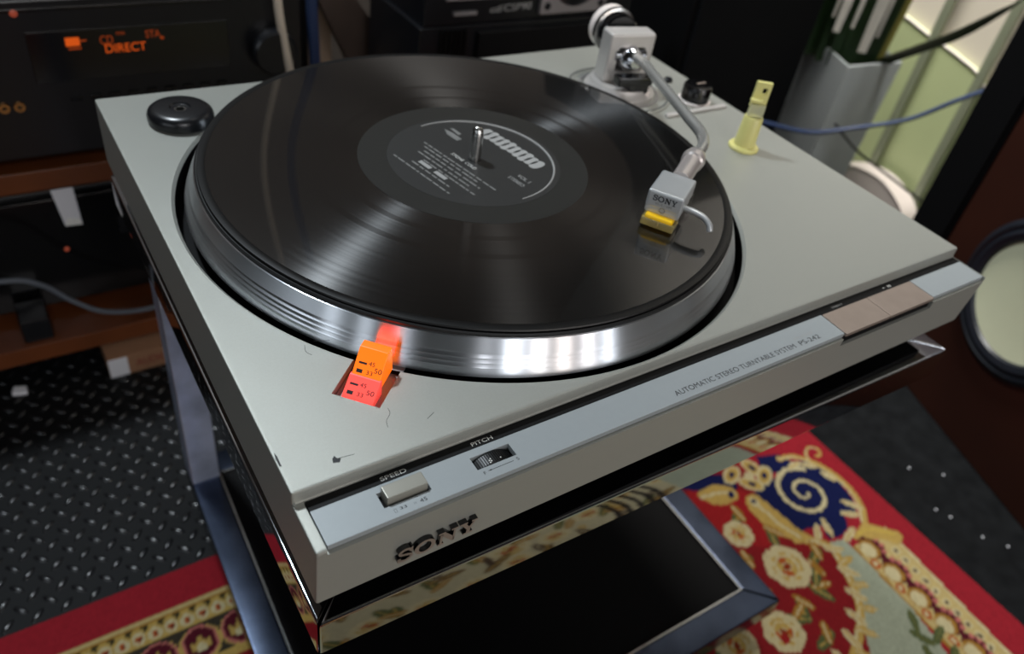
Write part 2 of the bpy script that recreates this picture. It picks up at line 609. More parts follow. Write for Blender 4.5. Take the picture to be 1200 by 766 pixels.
    for k in range(-14, 15):
        x = -21 + 33 * k
        if x > 480: break
        ell(x, 199, 17, 17, 0, GOLD); ell(x, 200, 15, 16, 0, PINK); ell(x, 200, 13, 14, 0, MAR)
        poly([(x - 8, 193), (x - 9, 204), (x - 4, 199), (x, 207), (x + 4, 199), (x + 9, 204), (x + 8, 193)], GOLD)
        ell(x, 195, 5, 4, 0, CRM)
    put((Y < 184) & (Y > 176) & (X < 500), GOLD)
    for k in range(26):
        x, y = 50 + 17 * k, -205 + 40 * math.sin(k * 2.3)
        if k % 3 == 0: rose(x, y, 20, k)
        elif k % 3 == 1: leaf(x, y, 40, 13, k * 1.1, GRN, GOLD); leaf(x + 9, y + 14, 34, 11, k * 1.7, OCH, CRM)
        else: leaf(x, y, 44, 14, k * .8, L((120, 92, 52)), GOLD); leaf(x - 6, y - 15, 30, 10, k, L((80, 60, 50)), CRM)
    for k in range(5): line([(372 + 15 * k, -150), (380 + 15 * k, -200), (372 + 15 * k, -250)], 7, L((40, 36, 38)))
    # ---- right border: gold band with crescents and beads, running down
    put((X > 594 - (0 - Y) * .05) & (X < 652 - (0 - Y) * .07) & (Y < -8), L((214, 190, 126)))
    put((X > 594 - (0 - Y) * .05) & (X < 597 - (0 - Y) * .05) & (Y < -8), OCH)
    put((X > 649 - (0 - Y) * .07) & (X < 652 - (0 - Y) * .07) & (Y < -8), CRM)
    for k in range(20):
        y = -18 - 32 * k
        dx = -.03 * k * 10
        ell(615 + dx, y, 13, 16, 0, MAR); ell(609 + dx, y - 1, 11, 12, 0, OCH); ell(607 + dx, y - 1, 8, 9, 0, CRM)
        for a in (-.9, -.3, .3, .9):
            ell(615 + dx + 11 * math.cos(a), y + 14 * math.sin(a), 3, 3, 0, PINK)
        ell(600 + dx, y - 16, 5, 6, 0, ORG); ell(600 + dx, y - 16, 2.5, 3, 0, CRM)
    for k in range(46):
        y = -34 - 13.2 * k
        ell(635 - .06 * (-34 - y), y, 4.5, 4.5, 0, CRM); ell(635 - .06 * (-34 - y), y, 2, 2.6, 0, L((70, 40, 26)))
    # sage stripe
    poly([(574, 8), (594, 3), (590, -90), (580, -135), (560, -620), (420, -620), (470, -120), (509, -97), (536, -67), (560, -22)], SAGE)
    # red scroll ground
    poly(smooth([(470, 60), (520, 40), (550, 20), (566, 0), (560, -22), (545, -48), (525, -70), (500, -84), (460, -92), (400, -110), (380, -60), (430, 20)]), DRED)
    poly(smooth([(480, 130), (530, 108), (545, 80), (540, 40), (500, 40), (460, 90)]), L((170, 34, 38)))
    line([(543, 28), (560, 17), (571, 2), (565, -19), (552, -46), (534, -66), (510, -82), (480, -96), (430, -112)], 9, GOLD)
    line([(543, 28), (560, 17), (569, 2), (563, -19), (550, -46), (532, -66), (508, -80)], 3, CRM)
    for (x, y, a) in ((566, -10, 2.6), (556, -36, 2.2), (541, -58, 2.0), (520, -75, 1.8), (497, -88, 1.6), (470, -97, 1.5)):
        leaf(x - 9 * math.cos(a + 1.2), y + 10, 24, 9, a, CRM, GOLD)
        leaf(x + 6, y - 6, 22, 8, a + .5, GOLD, CRM)
    # blue medallion with its spiral
    blue = [(547, 93), (569, 100), (589, 98), (611, 106), (630, 104), (641, 96), (650, 79), (652, 54), (648, 36), (639, 22), (622, 25), (611, 12), (595, 8), (578, 12), (585, 25), (573, 30), (551, 34), (545, 46), (545, 63), (542, 78)]
    poly(smooth(blue), BLUE)
    poly(smooth([(590, 131), (621, 118), (619, 103), (597, 101), (582, 114)]), BLUE)
    poly(smooth([(470, 138), (500, 140), (530, 130), (536, 107), (503, 116)]), BLUE)
    sp = [(603 + (3 + 3.05 * t) * math.cos(-t - .6) * .95, 67 + (3 + 3.05 * t) * math.sin(-t - .6) * .95) for t in np.linspace(0, 11.2, 60)]
    line(sp, (3, 6), CRM)
    line([(612, 116), (633, 110), (651, 88), (658, 55), (650, 25), (633, 6), (608, -2)], 6.5, GOLD)
    line([(612, 116), (633, 108), (648, 86), (655, 55), (647, 27), (631, 8)], 2.2, CRM)
    for (x, y, a, l) in ((640, 92, -.6, 22), (648, 70, -1.2, 20), (640, 30, 2.2, 26), (628, 22, 2.6, 24), (588, 22, 1.2, 26), (572, 22, .8, 24), (622, 101, 0, 22), (604, 4, .3, 26)):
        leaf(x, y, l, 8, a, CRM, GOLD)
    line([(645, 97), (650, 107), (660, 112), (669, 107), (667, 98), (659, 98)], 3, GOLD)
    line([(645, 97), (650, 107), (660, 112), (668, 107)], 1.6, CRM)
    for x, y, a in ((542, 124, .4), (572, 121, 1.8), (554, 104, -.8), (577, 106, .6)):
        ell(x, y, 15, 9, a, CRM); ell(x, y, 12, 6, a, GOLD); ell(x, y, 5, 3, a, BLUE)
    ell(559, 113, 6, 6, 0, CRM)
    poly(smooth([(484, 122), (510, 124), (530, 108), (520, 95), (494, 102)]), GOLD); line([(486, 116), (510, 112), (526, 103)], 4, CRM); ell(521, 104, 5, 3.5, .4, BLUE)
    poly(smooth([(534, 94), (547, 91), (551, 72), (554, 53), (556, 37), (562, 20), (542, 27), (529, 46), (525, 69), (527, 85)]), GOLD)
    line([(538, 90), (540, 70), (542, 50), (550, 28)], 4, CRM)
    ell(538, 84, 5, 6, 0, CRM); ell(538, 85, 2.5, 3, 0, BLUE)
    # roses and leaves on the red ground
    for x, y, a in ((503, 77, .6), (522, 42, 1.2), (546, 3, .4), (518, -28, 2.0), (486, -33, 1.1), (481, -66, .2), (473, -37, 2.6), (470, 30, .5), (455, -5, 1.9), (530, -12, .7)):
        leaf(x, y, 30, 11, a, GRN, GOLD); leaf(x + 7, y + 5, 24, 9, a + .9, OCH, CRM)
    rose(509, 9, 26, .3); rose(491, 62, 17, 1.); rose(450, -40, 22, 2.); rose(398, -28, 22, .8); rose(430, 20, 18, .2)
    ell(446, -46, 6, 5, .4, L((170, 40, 40)))
    poly(smooth([(612, 2), (631, 6), (648, -8), (660, -24), (645, -31), (636, -20), (620, -10)]), GOLD)
    line([(614, 0), (632, -2), (652, -20)], 2.5, L((220, 190, 90)))
    for x, y, a in ((580, -96, 1.), (572, -112, 2.), (590, -118, .3), (562, -128, 1.2), (585, -140, .6), (560, -150, 2.)):
        leaf(x, y, 26, 9, a, GRN, L((120, 120, 70)))
    # the plain red edge
    put((X > 672) | (Y > 262), RED)
    C *= (.38 + .10 * rs.rand(ny, nx, 1))
    Z = np.full(X.shape, RZ) + rs.uniform(-.25, .25, X.shape)
    rug = thing('rug', (80, -170, FLOOR), 'red rug with blue scroll, gold leaves and cream roses under the chrome rack', 'rug')
    org = ORI[rug.name]
    P = np.stack([X - org.x, Y - org.y, Z - org.z], -1).reshape(-1, 3) * .001
    idx = np.arange(nx * ny).reshape(ny, nx)
    F = np.stack([idx[:-1, :-1], idx[:-1, 1:], idx[1:, 1:], idx[1:, :-1]], -1).reshape(-1, 4)
    me = bpy.data.meshes.new('pile')
    me.vertices.add(len(P)); me.vertices.foreach_set('co', P.ravel())
    me.loops.add(F.size); me.loops.foreach_set('vertex_index', F.ravel())
    me.polygons.add(len(F)); me.polygons.foreach_set('loop_start', np.arange(0, F.size, 4))
    me.update(calc_edges=True)
    at = me.color_attributes.new('weave', 'FLOAT_COLOR', 'POINT')
    at.data.foreach_set('color', np.concatenate([np.clip(C, 0, 1), np.ones((ny, nx, 1))], -1).ravel())
    m = bpy.data.materials.new('woven_pile')
    m.use_nodes = True
    nt = m.node_tree
    ca = nt.nodes.new('ShaderNodeVertexColor'); ca.layer_name = 'weave'
    b = nt.nodes['Principled BSDF']
    nt.links.new(ca.outputs[0], b.inputs['Base Color'])
    b.inputs['Roughness'].default_value = .95
    b.inputs['Specular IOR Level'].default_value = .1
    me.materials.append(m)
    link(bpy.data.objects.new('pile', me), org, rug)
    obj('backing', MB().box(RUG_X0, RUG_X1, RUG_Y0, RUG_Y1, FLOOR, RZ - .4), mat('red_yarn_edge', (150, 26, 36), .95), rug)


build_rug()


# ================================================================== DIAMOND-PLATE FLOOR SHEET
def build_sheet():
    t = thing('floor_mat', (-200, 420, FLOOR), 'black rubber floor sheet with raised diamond bumps beside the red rug', 'mat')
    obj('sheet', MB().box(-760, 330, 277.5, 1000, FLOOR, FLOOR + 4), M_DIAMOND, t)
    zt = FLOOR + 4
    mb = MB()
    bm = mb.bm
    n = 10
    ring = []
    for k, (s, h) in enumerate(((1, 0), (.72, 1.1), (.35, 1.7))):
        ring.append([bm.verts.new((7.6 * s * math.cos(2 * math.pi * i / n) , 2.9 * s * math.sin(2 * math.pi * i / n) * (1 - .25 * abs(math.cos(2 * math.pi * i / n))), h)) for i in range(n)])
    for A, B in zip(ring, ring[1:]):
        for i in range(n): bm.faces.new((A[i], A[(i + 1) % n], B[(i + 1) % n], B[i]))
    bm.faces.new(ring[-1])
    me = mb.mesh('bump', (0, 0, 0), 60)
    me.materials.append(M_BUMP)
    p = 22.2
    spots = []
    for i in range(-28, 22):
        for j in range(-2, 34):
            for k in range(2):
                x, y = -119 + p * (i + .5 * k), 364 + p * (j - 3 + .5 * k)
                if -740 < x < 315 and 284 < y < 990: spots.append((x, y, R(-45) if k == 0 else R(45)))
    vis = lambda s: -190 < s[0] < 60 and s[1] < 600
    spots.sort(key=lambda s: (not vis(s), math.hypot(s[0] + 56, s[1] + 176)))
    org = ORI[t.name]
    for x, y, a in spots[:290]:
        o = bpy.data.objects.new('bump', me)
        link(o, (x, y, zt), t)
        o.rotation_euler.z = a
    V, F = [], []
    base = [(v.co.x * 1000, v.co.y * 1000, v.co.z * 1000) for v in me.vertices]
    fb = [tuple(q.vertices) for q in me.polygons]
    for x, y, a in spots[290:]:
        c, s = math.cos(a), math.sin(a)
        o0 = len(V)
        V += [((x + c * u - s * v - org.x) * .001, (y + s * u + c * v - org.y) * .001, (zt + w - org.z) * .001) for u, v, w in base]
        F += [tuple(q + o0 for q in f) for f in fb]
    m2 = bpy.data.meshes.new('bump_field')
    m2.from_pydata(V, [], F)
    m2.polygons.foreach_set('use_smooth', [True] * len(m2.polygons))
    m2.materials.append(M_BUMP)
    tag(link(bpy.data.objects.new('bump_field', m2), org, t), kind='stuff')


build_sheet()


# ================================================================== CHROME RACK
def quad_frame(parent, Q, w, z0, z1, name, m=M_CHROME):
    n = 4
    c = Vector((sum(q[0] for q in Q) / 4, sum(q[1] for q in Q) / 4))
    inner = []
    for i in range(4):
        a, b, d = Vector(Q[i - 1]), Vector(Q[i]), Vector(Q[(i + 1) % 4])
        u, v = (a - b).normalized(), (d - b).normalized()
        inner.append(b + (u + v) * w)
    for i in range(4):
        j = (i + 1) % 4
        a, b = Vector(Q[i]), Vector(Q[j])
        e = (b - a).normalized() * .35       # fine mitre seam
        ia, ib = inner[i], inner[j]
        obj(name, MB().prism([a + e, b - e, ib - e * .3, ia + e * .3], z0, z1, bev=1.6), m, parent)
    return inner


rack = thing('chrome_rack', (212, 160, FLOOR), 'chrome tube rack with black glass shelves carrying the turntable', 'rack')
QT = [(.5, -21), (425.5, -29.5), (427, 340), (1.2, 346)]
QL = [(4, -25), (425.2, -29.5), (431, 340), (12, 345)]
inn = quad_frame(rack, QT, 25, -84, -60, 'shelf_tube')
obj('glass_shelf', MB().prism([(p.x, p.y) for p in inn], -72, -62), M_GLASS, rack)
inn = quad_frame(rack, QL, 24.5, -388, -364, 'shelf_tube', M_DARKREFL)
obj('glass_shelf', MB().prism([(p.x, p.y) for p in inn], -376, -367), M_GLASS, rack)
for i in range(4):      # bright inner trim round the lower glass
    a, b = inn[i], inn[(i + 1) % 4]
    u = (b - a).normalized(); v = Vector((-u.y, u.x))
    obj('glass_trim', MB().prism([a, b, b + v * 1.5 - u * 1.5, a + v * 1.5 + u * 1.5], -367, -364.5), M_STEEL, rack)
for x0 in (12, 402):
    pst = obj('post', MB().box(x0, x0 + 24, 315, 339, -364, -84, 1.2), M_DUSTY, rack)
    cut(pst, [MB().box(x0 + 10.2, x0 + 15.2, 312, 321, -350, -364.5 + 2)])
    obj('slot_lining', MB().box(x0 + 10.4, x0 + 15, 320.6, 321.2, -350, -362.5), M_BLACKMATT, pst)
for x, y in ((50, 5), (390, 0), (55, 318), (392, 315)):
    obj('foot', MB().lathe([(0, -388), (11, -388), (11, -392), (16, -394), (16, -423), (0, -423)], (x, y, 0), 24), M_BLACKPLASTIC, rack)

# ================================================================== TURNTABLE
tt = thing('record_turntable', (215, 155, -60), 'silver automatic record turntable with red strobe window on the rack', 'turntable')
CX, CY = 171.8, 165.6
prof = [(332.6, 0), (332.6, -43), (-21.5, -43), (-23.5, -9.5), (-23.5, -6.5), (0, -6.5), (0, 0)]
MY = Matrix(((0, 0, 1, 0), (1, 0, 0, 0), (0, 1, 0, 0), (0, 0, 0, 1)))
plinth = obj('plinth', MB().prism(prof, 0, 430, MY, bev=1.3), M_SILVER, tt)
u45 = Vector((.735, .678, 0)).normalized()         # from the strobe towards the spindle
r45 = Vector((u45.y, -u45.x, 0))
S0 = Vector((39.8, 33.2, 0))
cut(plinth, [
    MB().lathe([(0, -14), (163, -14), (163, -1.6), (164.6, 0), (166.5, 1.5), (166.5, 6), (0, 6)], (CX, CY, 0), 160),
    MB().box(-10.7, 10.7, 0, 32, -5, 4, M=frame_M(S0, r45, u45)),
    MB().box(4.2, 428.4, -40, -.4, -9.5, 3),
    MB().box(293.5, 376, -40, -12, -14.5, 3),
    MB().box(65, 95, -16.2, -9.0, -36, -8),
])
obj('well_lining', MB().lathe([(162.8, -1.7), (162.5, -13.6), (0, -13.6)], (CX, CY, 0), 128), M_BLACKMATT, tt)
obj('strobe_tray', MB().box(-10.4, 10.4, .3, 31, -4.9, -4.2, M=frame_M(S0, r45, u45)), M_PLATE, tt)
for x, y in ((45, 25), (385, 20), (45, 300), (385, 300)):
    obj('foot', MB().lathe([(0, -43), (17, -43), (19, -47), (19, -58), (17, -60.1), (0, -60.1)], (x, y, 0), 28), M_BLACKPLASTIC, tt)
obj('bottom_cover', MB().box(8, 422, -16, 326, -49, -43), M_BLACKMATT, tt)

# --- control panel on the front ledge
panel = obj('control_panel', MB().box(4.8, 428.2, -22, -5.4, -9.3, -6.5, .35), M_PANEL, tt)
cut(panel, [MB().box(29.6, 49.6, -16.2, -8.8, -12, -3), MB().box(70.4, 89, -15.9, -9.3, -12, -3), MB().box(294, 375.4, -30, -4, -12, -3)])
obj('title_strip', MB().box(4.8, 428.2, -5.4, -.6, -9.3, -6.7), mat('black_strip', (7, 7, 8), .55, 0, Specular_IOR_Level=.2), tt)
obj('key_well', MB().box(29.7, 49.5, -16.1, -8.9, -9.4, -9.2), M_BLACKMATT, panel)
key = obj('speed_key', MB().box(31.4, 48.6, -15.0, -8.6, -9.2, -3.2, .5), M_KEY, tt)
wh = MB().lathe([(0, -2.9), (13.4, -2.9), (13.8, -2.4), (13.8, 2.4), (13.4, 2.9), (0, 2.9)], (79.6, -12.6, -20.2), 96, axis=(0, 1, 0))
pw = obj('pitch_wheel', wh, mat('wheel_black', (10, 10, 11), .42, 0), tt)
for k in range(-9, 10):
    a = R(k * 4.2)
    obj('wheel_tooth', MB().box(-.16, .16, -2.6, 2.6, 13.7, 14.0, M=Matrix.Translation((79.6, -12.6, -20.2)) @ Matrix.Rotation(a, 4, 'Y')), M_BLACKMATT, pw)
for a, y in ((-10, -1.2), (-7, -.6), (-10, -2.2), (-7, -1.7), (11, -1.6)):
    obj('wheel_dot', MB().lathe([(0, 0), (.32, 0), (.32, .1), (0, .1)], (0, y, 14.0), 10, M=Matrix.Translation((79.6, -12.6, -20.2)) @ Matrix.Rotation(R(a), 4, 'Y')), M_WHITEINK, pw)
for (x0, x1) in ((294.6, 333.2), (333.7, 374.8)):
    obj('start_key' if x0 < 300 else 'stop_key', MB().box(x0, x1, -23.2, -5.8, -8.4, -6.2, .35), M_BUTTON, tt)
obj('key_recess', MB().box(293.7, 375.8, -21.5, -11.8, -14.4, -9.6), M_BLACKMATT, tt)
Z = -6.45
text('speed_lettering', 'SPEED', M_WHITEINK, tt, (34, -4.2, -6.7), (1, 0, 0), (0, 1, 0), 11, 1.9)
text('pitch_lettering', 'PITCH', M_WHITEINK, tt, (74.8, -4.2, -6.7), (1, 0, 0), (0, 1, 0), 10, 1.9)
text('speed_mark', '\u25af33', M_DARKINK, panel, (32.4, -19.9, -6.5), (1, 0, 0), (0, 1, 0), 5.2, 1.7)
text('speed_mark', '\u25ab45', M_DARKINK, panel, (40.6, -19.9, -6.5), (1, 0, 0), (0, 1, 0), 5.4, 1.7)
text('pitch_mark', 'F', M_DARKINK, panel, (71.9, -19.2, -6.5), (1, 0, 0), (0, 1, 0), .9, 1.5)
text('pitch_mark', 'S', M_DARKINK, panel, (87.8, -18.6, -6.5), (1, 0, 0), (0, 1, 0), 1.1, 1.6)
obj('pitch_arrow', MB().box(74.6, 86.2, -18.15, -17.95, -6.5, -6.44).prism([(74, -18.05), (75.6, -18.4), (75.6, -17.7)], -6.5, -6.44), M_DARKINK, panel)
text('title_lettering', 'AUTOMATIC STEREO TURNTABLE SYSTEM', M_DARKINK, panel, (175.8, -18.9, -6.5), (1, 0, 0), (0, 1, 0), 83.4, 3.0)
text('model_lettering', 'PS-242', M_DARKINK, panel, (263, -18.9, -6.5), (1, 0, 0), (0, 1, 0), 15.4, 3.0)
text('drive_lettering', 'DIRECT DRIVE', M_GREYINK, panel, (262.6, -14.4, -6.5), (1, 0, 0), (0, 1, 0), 15, 1.5)
text('start_lettering', 'REJECT', M_GREYINK, tt, (306, -4.4, -6.7), (1, 0, 0), (0, 1, 0), 9, 1.5)
text('stop_lettering', '\u25b8 II', M_WHITEINK, tt, (352, -4.4, -6.7), (1, 0, 0), (0, 1, 0), 7, 1.9)


# --- raised slab-serif emblem on the front
def slab_letters():
    def ring(cx, cz, a, b, n=30): return [(cx + a * math.cos(2 * math.pi * i / n), cz + b * math.sin(2 * math.pi * i / n)) for i in range(n)]
    out = []
    sp = [(6.6, 6.2), (6.2, 7.6), (4.0, 8.6), (1.9, 7.9), (1.3, 6.5), (2.2, 5.3), (4.2, 4.6), (6.2, 3.7), (6.8, 2.4), (5.9, .8), (3.8, .0), (1.7, .9), (1.0, 2.5)]
    out.append(('stroke', sp, 1.5, [[(5.9, 5.9), (7.2, 5.9), (7.2, 9.0), (6.5, 9.0)], [(.6, 0), (1.3, -.2), (1.9, 2.9), (.6, 2.9)]]))
    out.append(('ring', ring(13.2, 4.3, 5.0, 4.9), ring(13.2, 4.3, 3.0, 3.7)))
    out.append(('polys', [[(19.6, -.4), (22.4, -.4), (22.4, .6), (21.6, .6), (21.6, 8.0), (20.4, 8.0), (20.4, .6), (19.6, .6)],
                          [(19.4, 9), (22.4, 9), (27.6, 2.2), (27.6, -.4), (26.6, -.4), (20.4, 7.4), (20.4, 8.1), (19.4, 8.1)],
                          [(25.6, 9), (29.0, 9), (29.0, 8.1), (27.8, 8.1), (27.8, -.4), (26.8, -.4), (26.8, 8.1), (25.6, 8.1)]]))
    out.append(('polys', [[(29.8, 9), (33.6, 9), (33.6, 8.1), (32.9, 8.1), (35.0, 4.6), (34.4, 3.4), (33.6, 3.4), (30.6, 8.1), (29.8, 8.1)],
                          [(35.6, 9), (38.6, 9), (38.6, 8.1), (37.9, 8.1), (35.4, 3.6), (34.2, 3.6), (34.6, 4.5), (36.7, 8.1), (35.6, 8.1)],
                          [(32.2, -.4), (37.0, -.4), (37.0, .6), (35.5, .6), (35.5, 4.2), (33.7, 4.2), (33.7, .6), (32.2, .6)]]))
    return out


def emblem(parent, org, xd, yd, k, depth, m_body, m_face, name):
    M0 = frame_M(org, xd, yd) @ Matrix.Scale(k, 4)
    d = depth / k
    for g in slab_letters():
        mb, fb = MB(), MB()

        def add(poly):
            mb.prism(poly, -.2 / k, d, M0)
            fb.prism(poly, d, d + .12 / k, M0)
        if g[0] == 'polys':
            for p in g[1]: add(p)
        elif g[0] == 'ring':
            n = len(g[1])
            for i in range(n):
                j = (i + 1) % n
                add([g[1][i], g[1][j], g[2][j], g[2][i]])
        else:
            pts = [(p.x, p.y) for p in catmull([(a, b, 0) for a, b in g[1]], 3)]
            for i in range(len(pts) - 1):
                a, b = Vector(pts[i]), Vector(pts[i + 1])
                t = (b - a).normalized(); nn = Vector((-t.y, t.x)) * g[2] / 2
                e = t * .12
                add([a - nn - e, b - nn + e, b + nn + e, a + nn - e])
            for p in g[3]: add(p)
        o = obj(name, mb, m_body, parent, smooth=0)
        if m_face is not None and parent is tt:
            obj('letter_face', fb, m_face, o, smooth=0)
        else:
            fb.bm.free()


emblem(tt, (31.8, -22.4, -33.4), (1, 0, 0), (0, -.06, 1), .93, 2.0, M_BLACKGLOSS, M_BUTTON, 'emblem_letter')

# --- scratches and a paint chip on the deck
for pts in ([(45.5, 14.5), (46.5, 18), (49.5, 21), (50, 24)], [(34, 66), (32.5, 69), (33.5, 73)], [(38, 74), (44, 72), (48, 72.5)], [(20, 8.5), (28, 7.5)], [(62, 12), (66, 14)]):
    obj('scratch', MB().tube(catmull([(a, b, .0) for a, b in pts], 4), .10, 5), M_DARKINK, tt)
obj('paint_chip', MB().prism([(19, 7), (21.5, 6.2), (22.6, 7.8), (21.2, 8.6), (20.8, 10), (19.6, 8.9)], 0, .07), M_DARKINK, tt)
obj('paint_chip', MB().prism([(.9, 14), (1.6, 13.5), (1.7, 19), (1.2, 21), (.8, 18)], -.4, .06), M_DARKINK, tt)

# --- platter, mat, spindle
platter = obj('platter', MB().lathe([(0, 14), (151, 14.2), (151.6, 14.9), (152.2, 14.6), (155.0, 8.2), (154.6, 7.9), (154.8, 7.3), (155.9, 6.0), (155.5, 5.7), (155.7, 5.1), (156.7, 3.8), (156.3, 3.5), (156.5, 2.9), (157.5, 1.6), (157.2, 1.3), (157.4, .7), (158.3, -.8), (158.4, -3), (150, -5), (0, -5)], (CX, CY, 0), 256), M_PLATTER, tt, origin=(CX, CY, 0))
obj('platter_mat', MB().lathe([(0, 14.2), (151.2, 14.2), (151.6, 14.6), (151.6, 16.2), (151, 16.7), (0, 16.7)], (CX, CY, 0), 160), M_MAT, platter)
obj('spindle', MB().lathe([(0, 14.5), (3.5, 14.5), (3.5, 34), (3.0, 37), (1.9, 38.4), (0, 39)], (CX, CY, 0), 32), M_STEEL, platter)

# --- strobe
st = obj('strobe_prism', MB().prism([(8, -2), (9.5, 3.2), (19.0, 12.6), (23.5, 12.6), (25.5, -2)], -6.4, 6.4, frame_M(S0, u45, (0, 0, 1)), bev=.5), M_STROBEUP, tt)
sl = obj('strobe_window', MB().prism([(.8, -4.2), (.8, -1.6), (10, 4.2), (11.5, 4.2), (11.5, -4.2)], -7, 7, frame_M(S0, u45, (0, 0, 1)), bev=.35), M_STROBELOW, tt)


def strobe_print(parent, a, b, half):
    """speed marks printed on the slope from a=(s, z) to b"""
    A, B = S0 + u45 * a[0] + Vector((0, 0, a[1])), S0 + u45 * b[0] + Vector((0, 0, b[1]))
    ydir = (B - A).normalized()
    ln = (B - A).length
    for row, (s, wd, hh) in enumerate((('45', 3.6, .9), ('33', 2.6, 1.6))):
        o = A + ydir * (ln * (.62 - .42 * row)) - r45 * (half - 1.2)
        nrm = r45.cross(ydir)
        obj('speed_bar', MB().box(0, wd, 0, hh, 0, .06, M=frame_M(o, r45, ydir)), M_DARKINK, parent)
        text('speed_figure', s, M_DARKINK, parent, o + r45 * 4.4, r45, ydir, 2.7, 1.8, depth=.08)
    text('mains_figure', '50', M_DARKINK, parent, A + ydir * ln * .36 + r45 * 2.7, r45, ydir, 3.3, 2.1, depth=.08)


strobe_print(sl, (1.2, -1.35), (9.6, 3.95), 6.6)
strobe_print(st, (9.9, 3.6), (16.5, 10.1), 6.0)
sd = bpy.data.lights.new('strobe_lamp', 'AREA')
sd.shape = 'RECTANGLE'; sd.size, sd.size_y = .009, .007
sd.energy = .0014; sd.color = (1, .012, .012); sd.spread = R(100)
so = bpy.data.objects.new('strobe_lamp', sd)
COL.objects.link(so)
so.location = W(S0 + u45 * 27 + Vector((0, 0, 6)))
so.rotation_euler = Vector((u45.x, u45.y, .12)).to_track_quat('-Z', 'Y').to_euler()

# --- tonearm
AZ = 36.0
ad = Vector((-.19, -.98, 0)).normalized()        # pivot -> along the straight of the arm
ax = Vector((-ad.y, ad.x, 0))                    # to the right of it
PV = Vector((352, 251, 0))
obj('arm_plate', MB().lathe([(0, -.5), (40, -.5), (40, 1.2), (38.8, 1.8), (36, 1.8), (35.2, 1.2), (30, 1.2), (0, 1.2)], PV, 72), M_SILVER, tt)
for rr in (37.4, 29.4):
    obj('plate_groove', MB().lathe([(rr, 1.0), (rr + 1.5, 1.0), (rr + 1.5, 2.0), (rr, 2.0), (rr, 1.0)], PV, 72), M_PLATE if rr < 30 else mat('grey_groove', (70, 72, 70), .5), tt)
obj('arm_collar', MB().lathe([(0, 1), (27, 1), (27, 4), (24.5, 6.5), (23, 9.5), (0, 9.5)], PV, 64), M_ALU, tt)
FM = frame_M(PV + Vector((-.4, -4.0, 0)), ax, (0, 0, 1))       # local: x across, y up, z towards the front (-ad... see below)
gim = obj('pivot_housing', MB().box(-19, 19, 9, 46, -15, 1, 2.6, 3, M=FM), M_ALU, tt)
cut(gim, [MB().box(-11, 12, 17.5, 36, -20, 6, 2, M=FM)])
obj('pivot_back', MB().box(-12, 12.4, 16.9, 36.6, -14, -9, M=FM), M_PLATE, gim)
piv = Vector((PV.x, PV.y, AZ - 6)) + ad * 2
obj('bearing', MB().lathe([(0, -10), (7.5, -10), (9.2, -6), (9.5, 0), (8.2, 5), (6, 8.5), (4.2, 10), (0, 10)], (0, 0, 0), 32, M=frame_M(PV + Vector((-.4, -4, 0)), ax, (0, 0, 1)) @ Matrix.Translation((0, 28, 1))), M_CHROME, gim)
for s in (-1, 1):
    obj('bearing_screw', MB().lathe([(0, 0), (4.2, 0), (4.2, 6), (3, 7), (0, 7)], (0, 0, 0), 20, M=FM @ Matrix.Translation((s * 12.6, 30, -1)) @ Matrix.Rotation(-s * R(90), 4, 'Y')), M_CHROME, gim)
obj('bearing_cap', MB().lathe([(0, 0), (5, 0), (5, 4), (3.5, 5.5), (0, 5.5)], (0, 0, 0), 24, M=FM @ Matrix.Translation((0, 34.5, -4)) @ Matrix.Rotation(R(-90), 4, 'X')), M_BLACKGLOSS, gim)
path = [(352.5, 247, 29.5), (350, 239, 31.5), (342, 219.5, 35), (332.5, 197, 36), (325.5, 177.4, 36), (318.5, 157.2, 36), (311.8, 138.8, 36), (308.4, 128.5, 36), (305, 121, 36), (299.6, 113.6, 36), (292, 107, 36), (276, 97.6, 35.4)]
arm = obj('arm_tube', MB().tube(catmull(path, 8), 3.5, 20), mat('arm_satin', (186, 186, 182), .26, .7, var=.03), tt)
hd = Vector((-.845, -.535, -.03)).normalized()
hx = Vector((-hd.y, hd.x, 0)).normalized()
hx = Vector((.535, -.845, 0))
col0 = Vector((281, 100.6, 35.6))
obj('arm_socket', MB().lathe([(0, -2), (4.4, -2), (6.0, 0), (6.9, 4), (6.6, 8), (5.6, 9.2), (5.5, 33), (0, 33)], col0, 32, axis=hd), mat('socket_satin', (200, 192, 188), .28, .6, var=.03), arm)
HC = Vector((241.7, 76.6, 0))
HM = frame_M(HC, hx, -Vector((hd.x, hd.y, 0)).normalized())     # x to the right, y backwards, z up
hs = obj('headshell', MB().box(-9.9, 9.9, -13.2, 13.2, 28.4, 38.4, 1.3, 3, M=HM), M_HEAD, tt)
obj('headshell_skirt', MB().box(-9.5, 9.5, -13.0, 10.0, 25.2, 30, .7, M=HM), M_HEAD, hs)
obj('finger_lift', MB().tube(catmull([HM @ Vector(p) for p in ((9, -5, 30), (15, -6, 30.2), (21, -7, 29.6), (25.5, -9, 27.6), (27, -10.2, 24.5))], 6), [1.7] * 24 + [1.5], 12, flat=1.25), M_HEAD, hs)
obj('cartridge', MB().box(-7.5, 7.5, -9, 8, 21.6, 26, .5, M=HM), M_BLACKPLASTIC, hs)
obj('stylus_grip', MB().box(-7.8, 7.8, -16.6, -9.5, 22.6, 25.6, 1.2, M=HM), M_YELLOW, hs)
obj('stylus_guard', MB().box(-9.2, 9.2, -17.4, -6, 19.2, 23.6, .6, M=HM), M_CLEAR, hs)
obj('stylus', MB().tube([HM @ Vector((0, -10, 21)), HM @ Vector((0, -13, 18.4))], .4, 6), M_STEEL, hs)
HF = HM @ Vector((-6.6, -13.3, 33.2))
text_y = Vector((0, 0, 1))
emblem(hs, HF - Vector((0, 0, .0)), hx, text_y, .345, .12, M_DARKINK, None, 'emblem_letter')
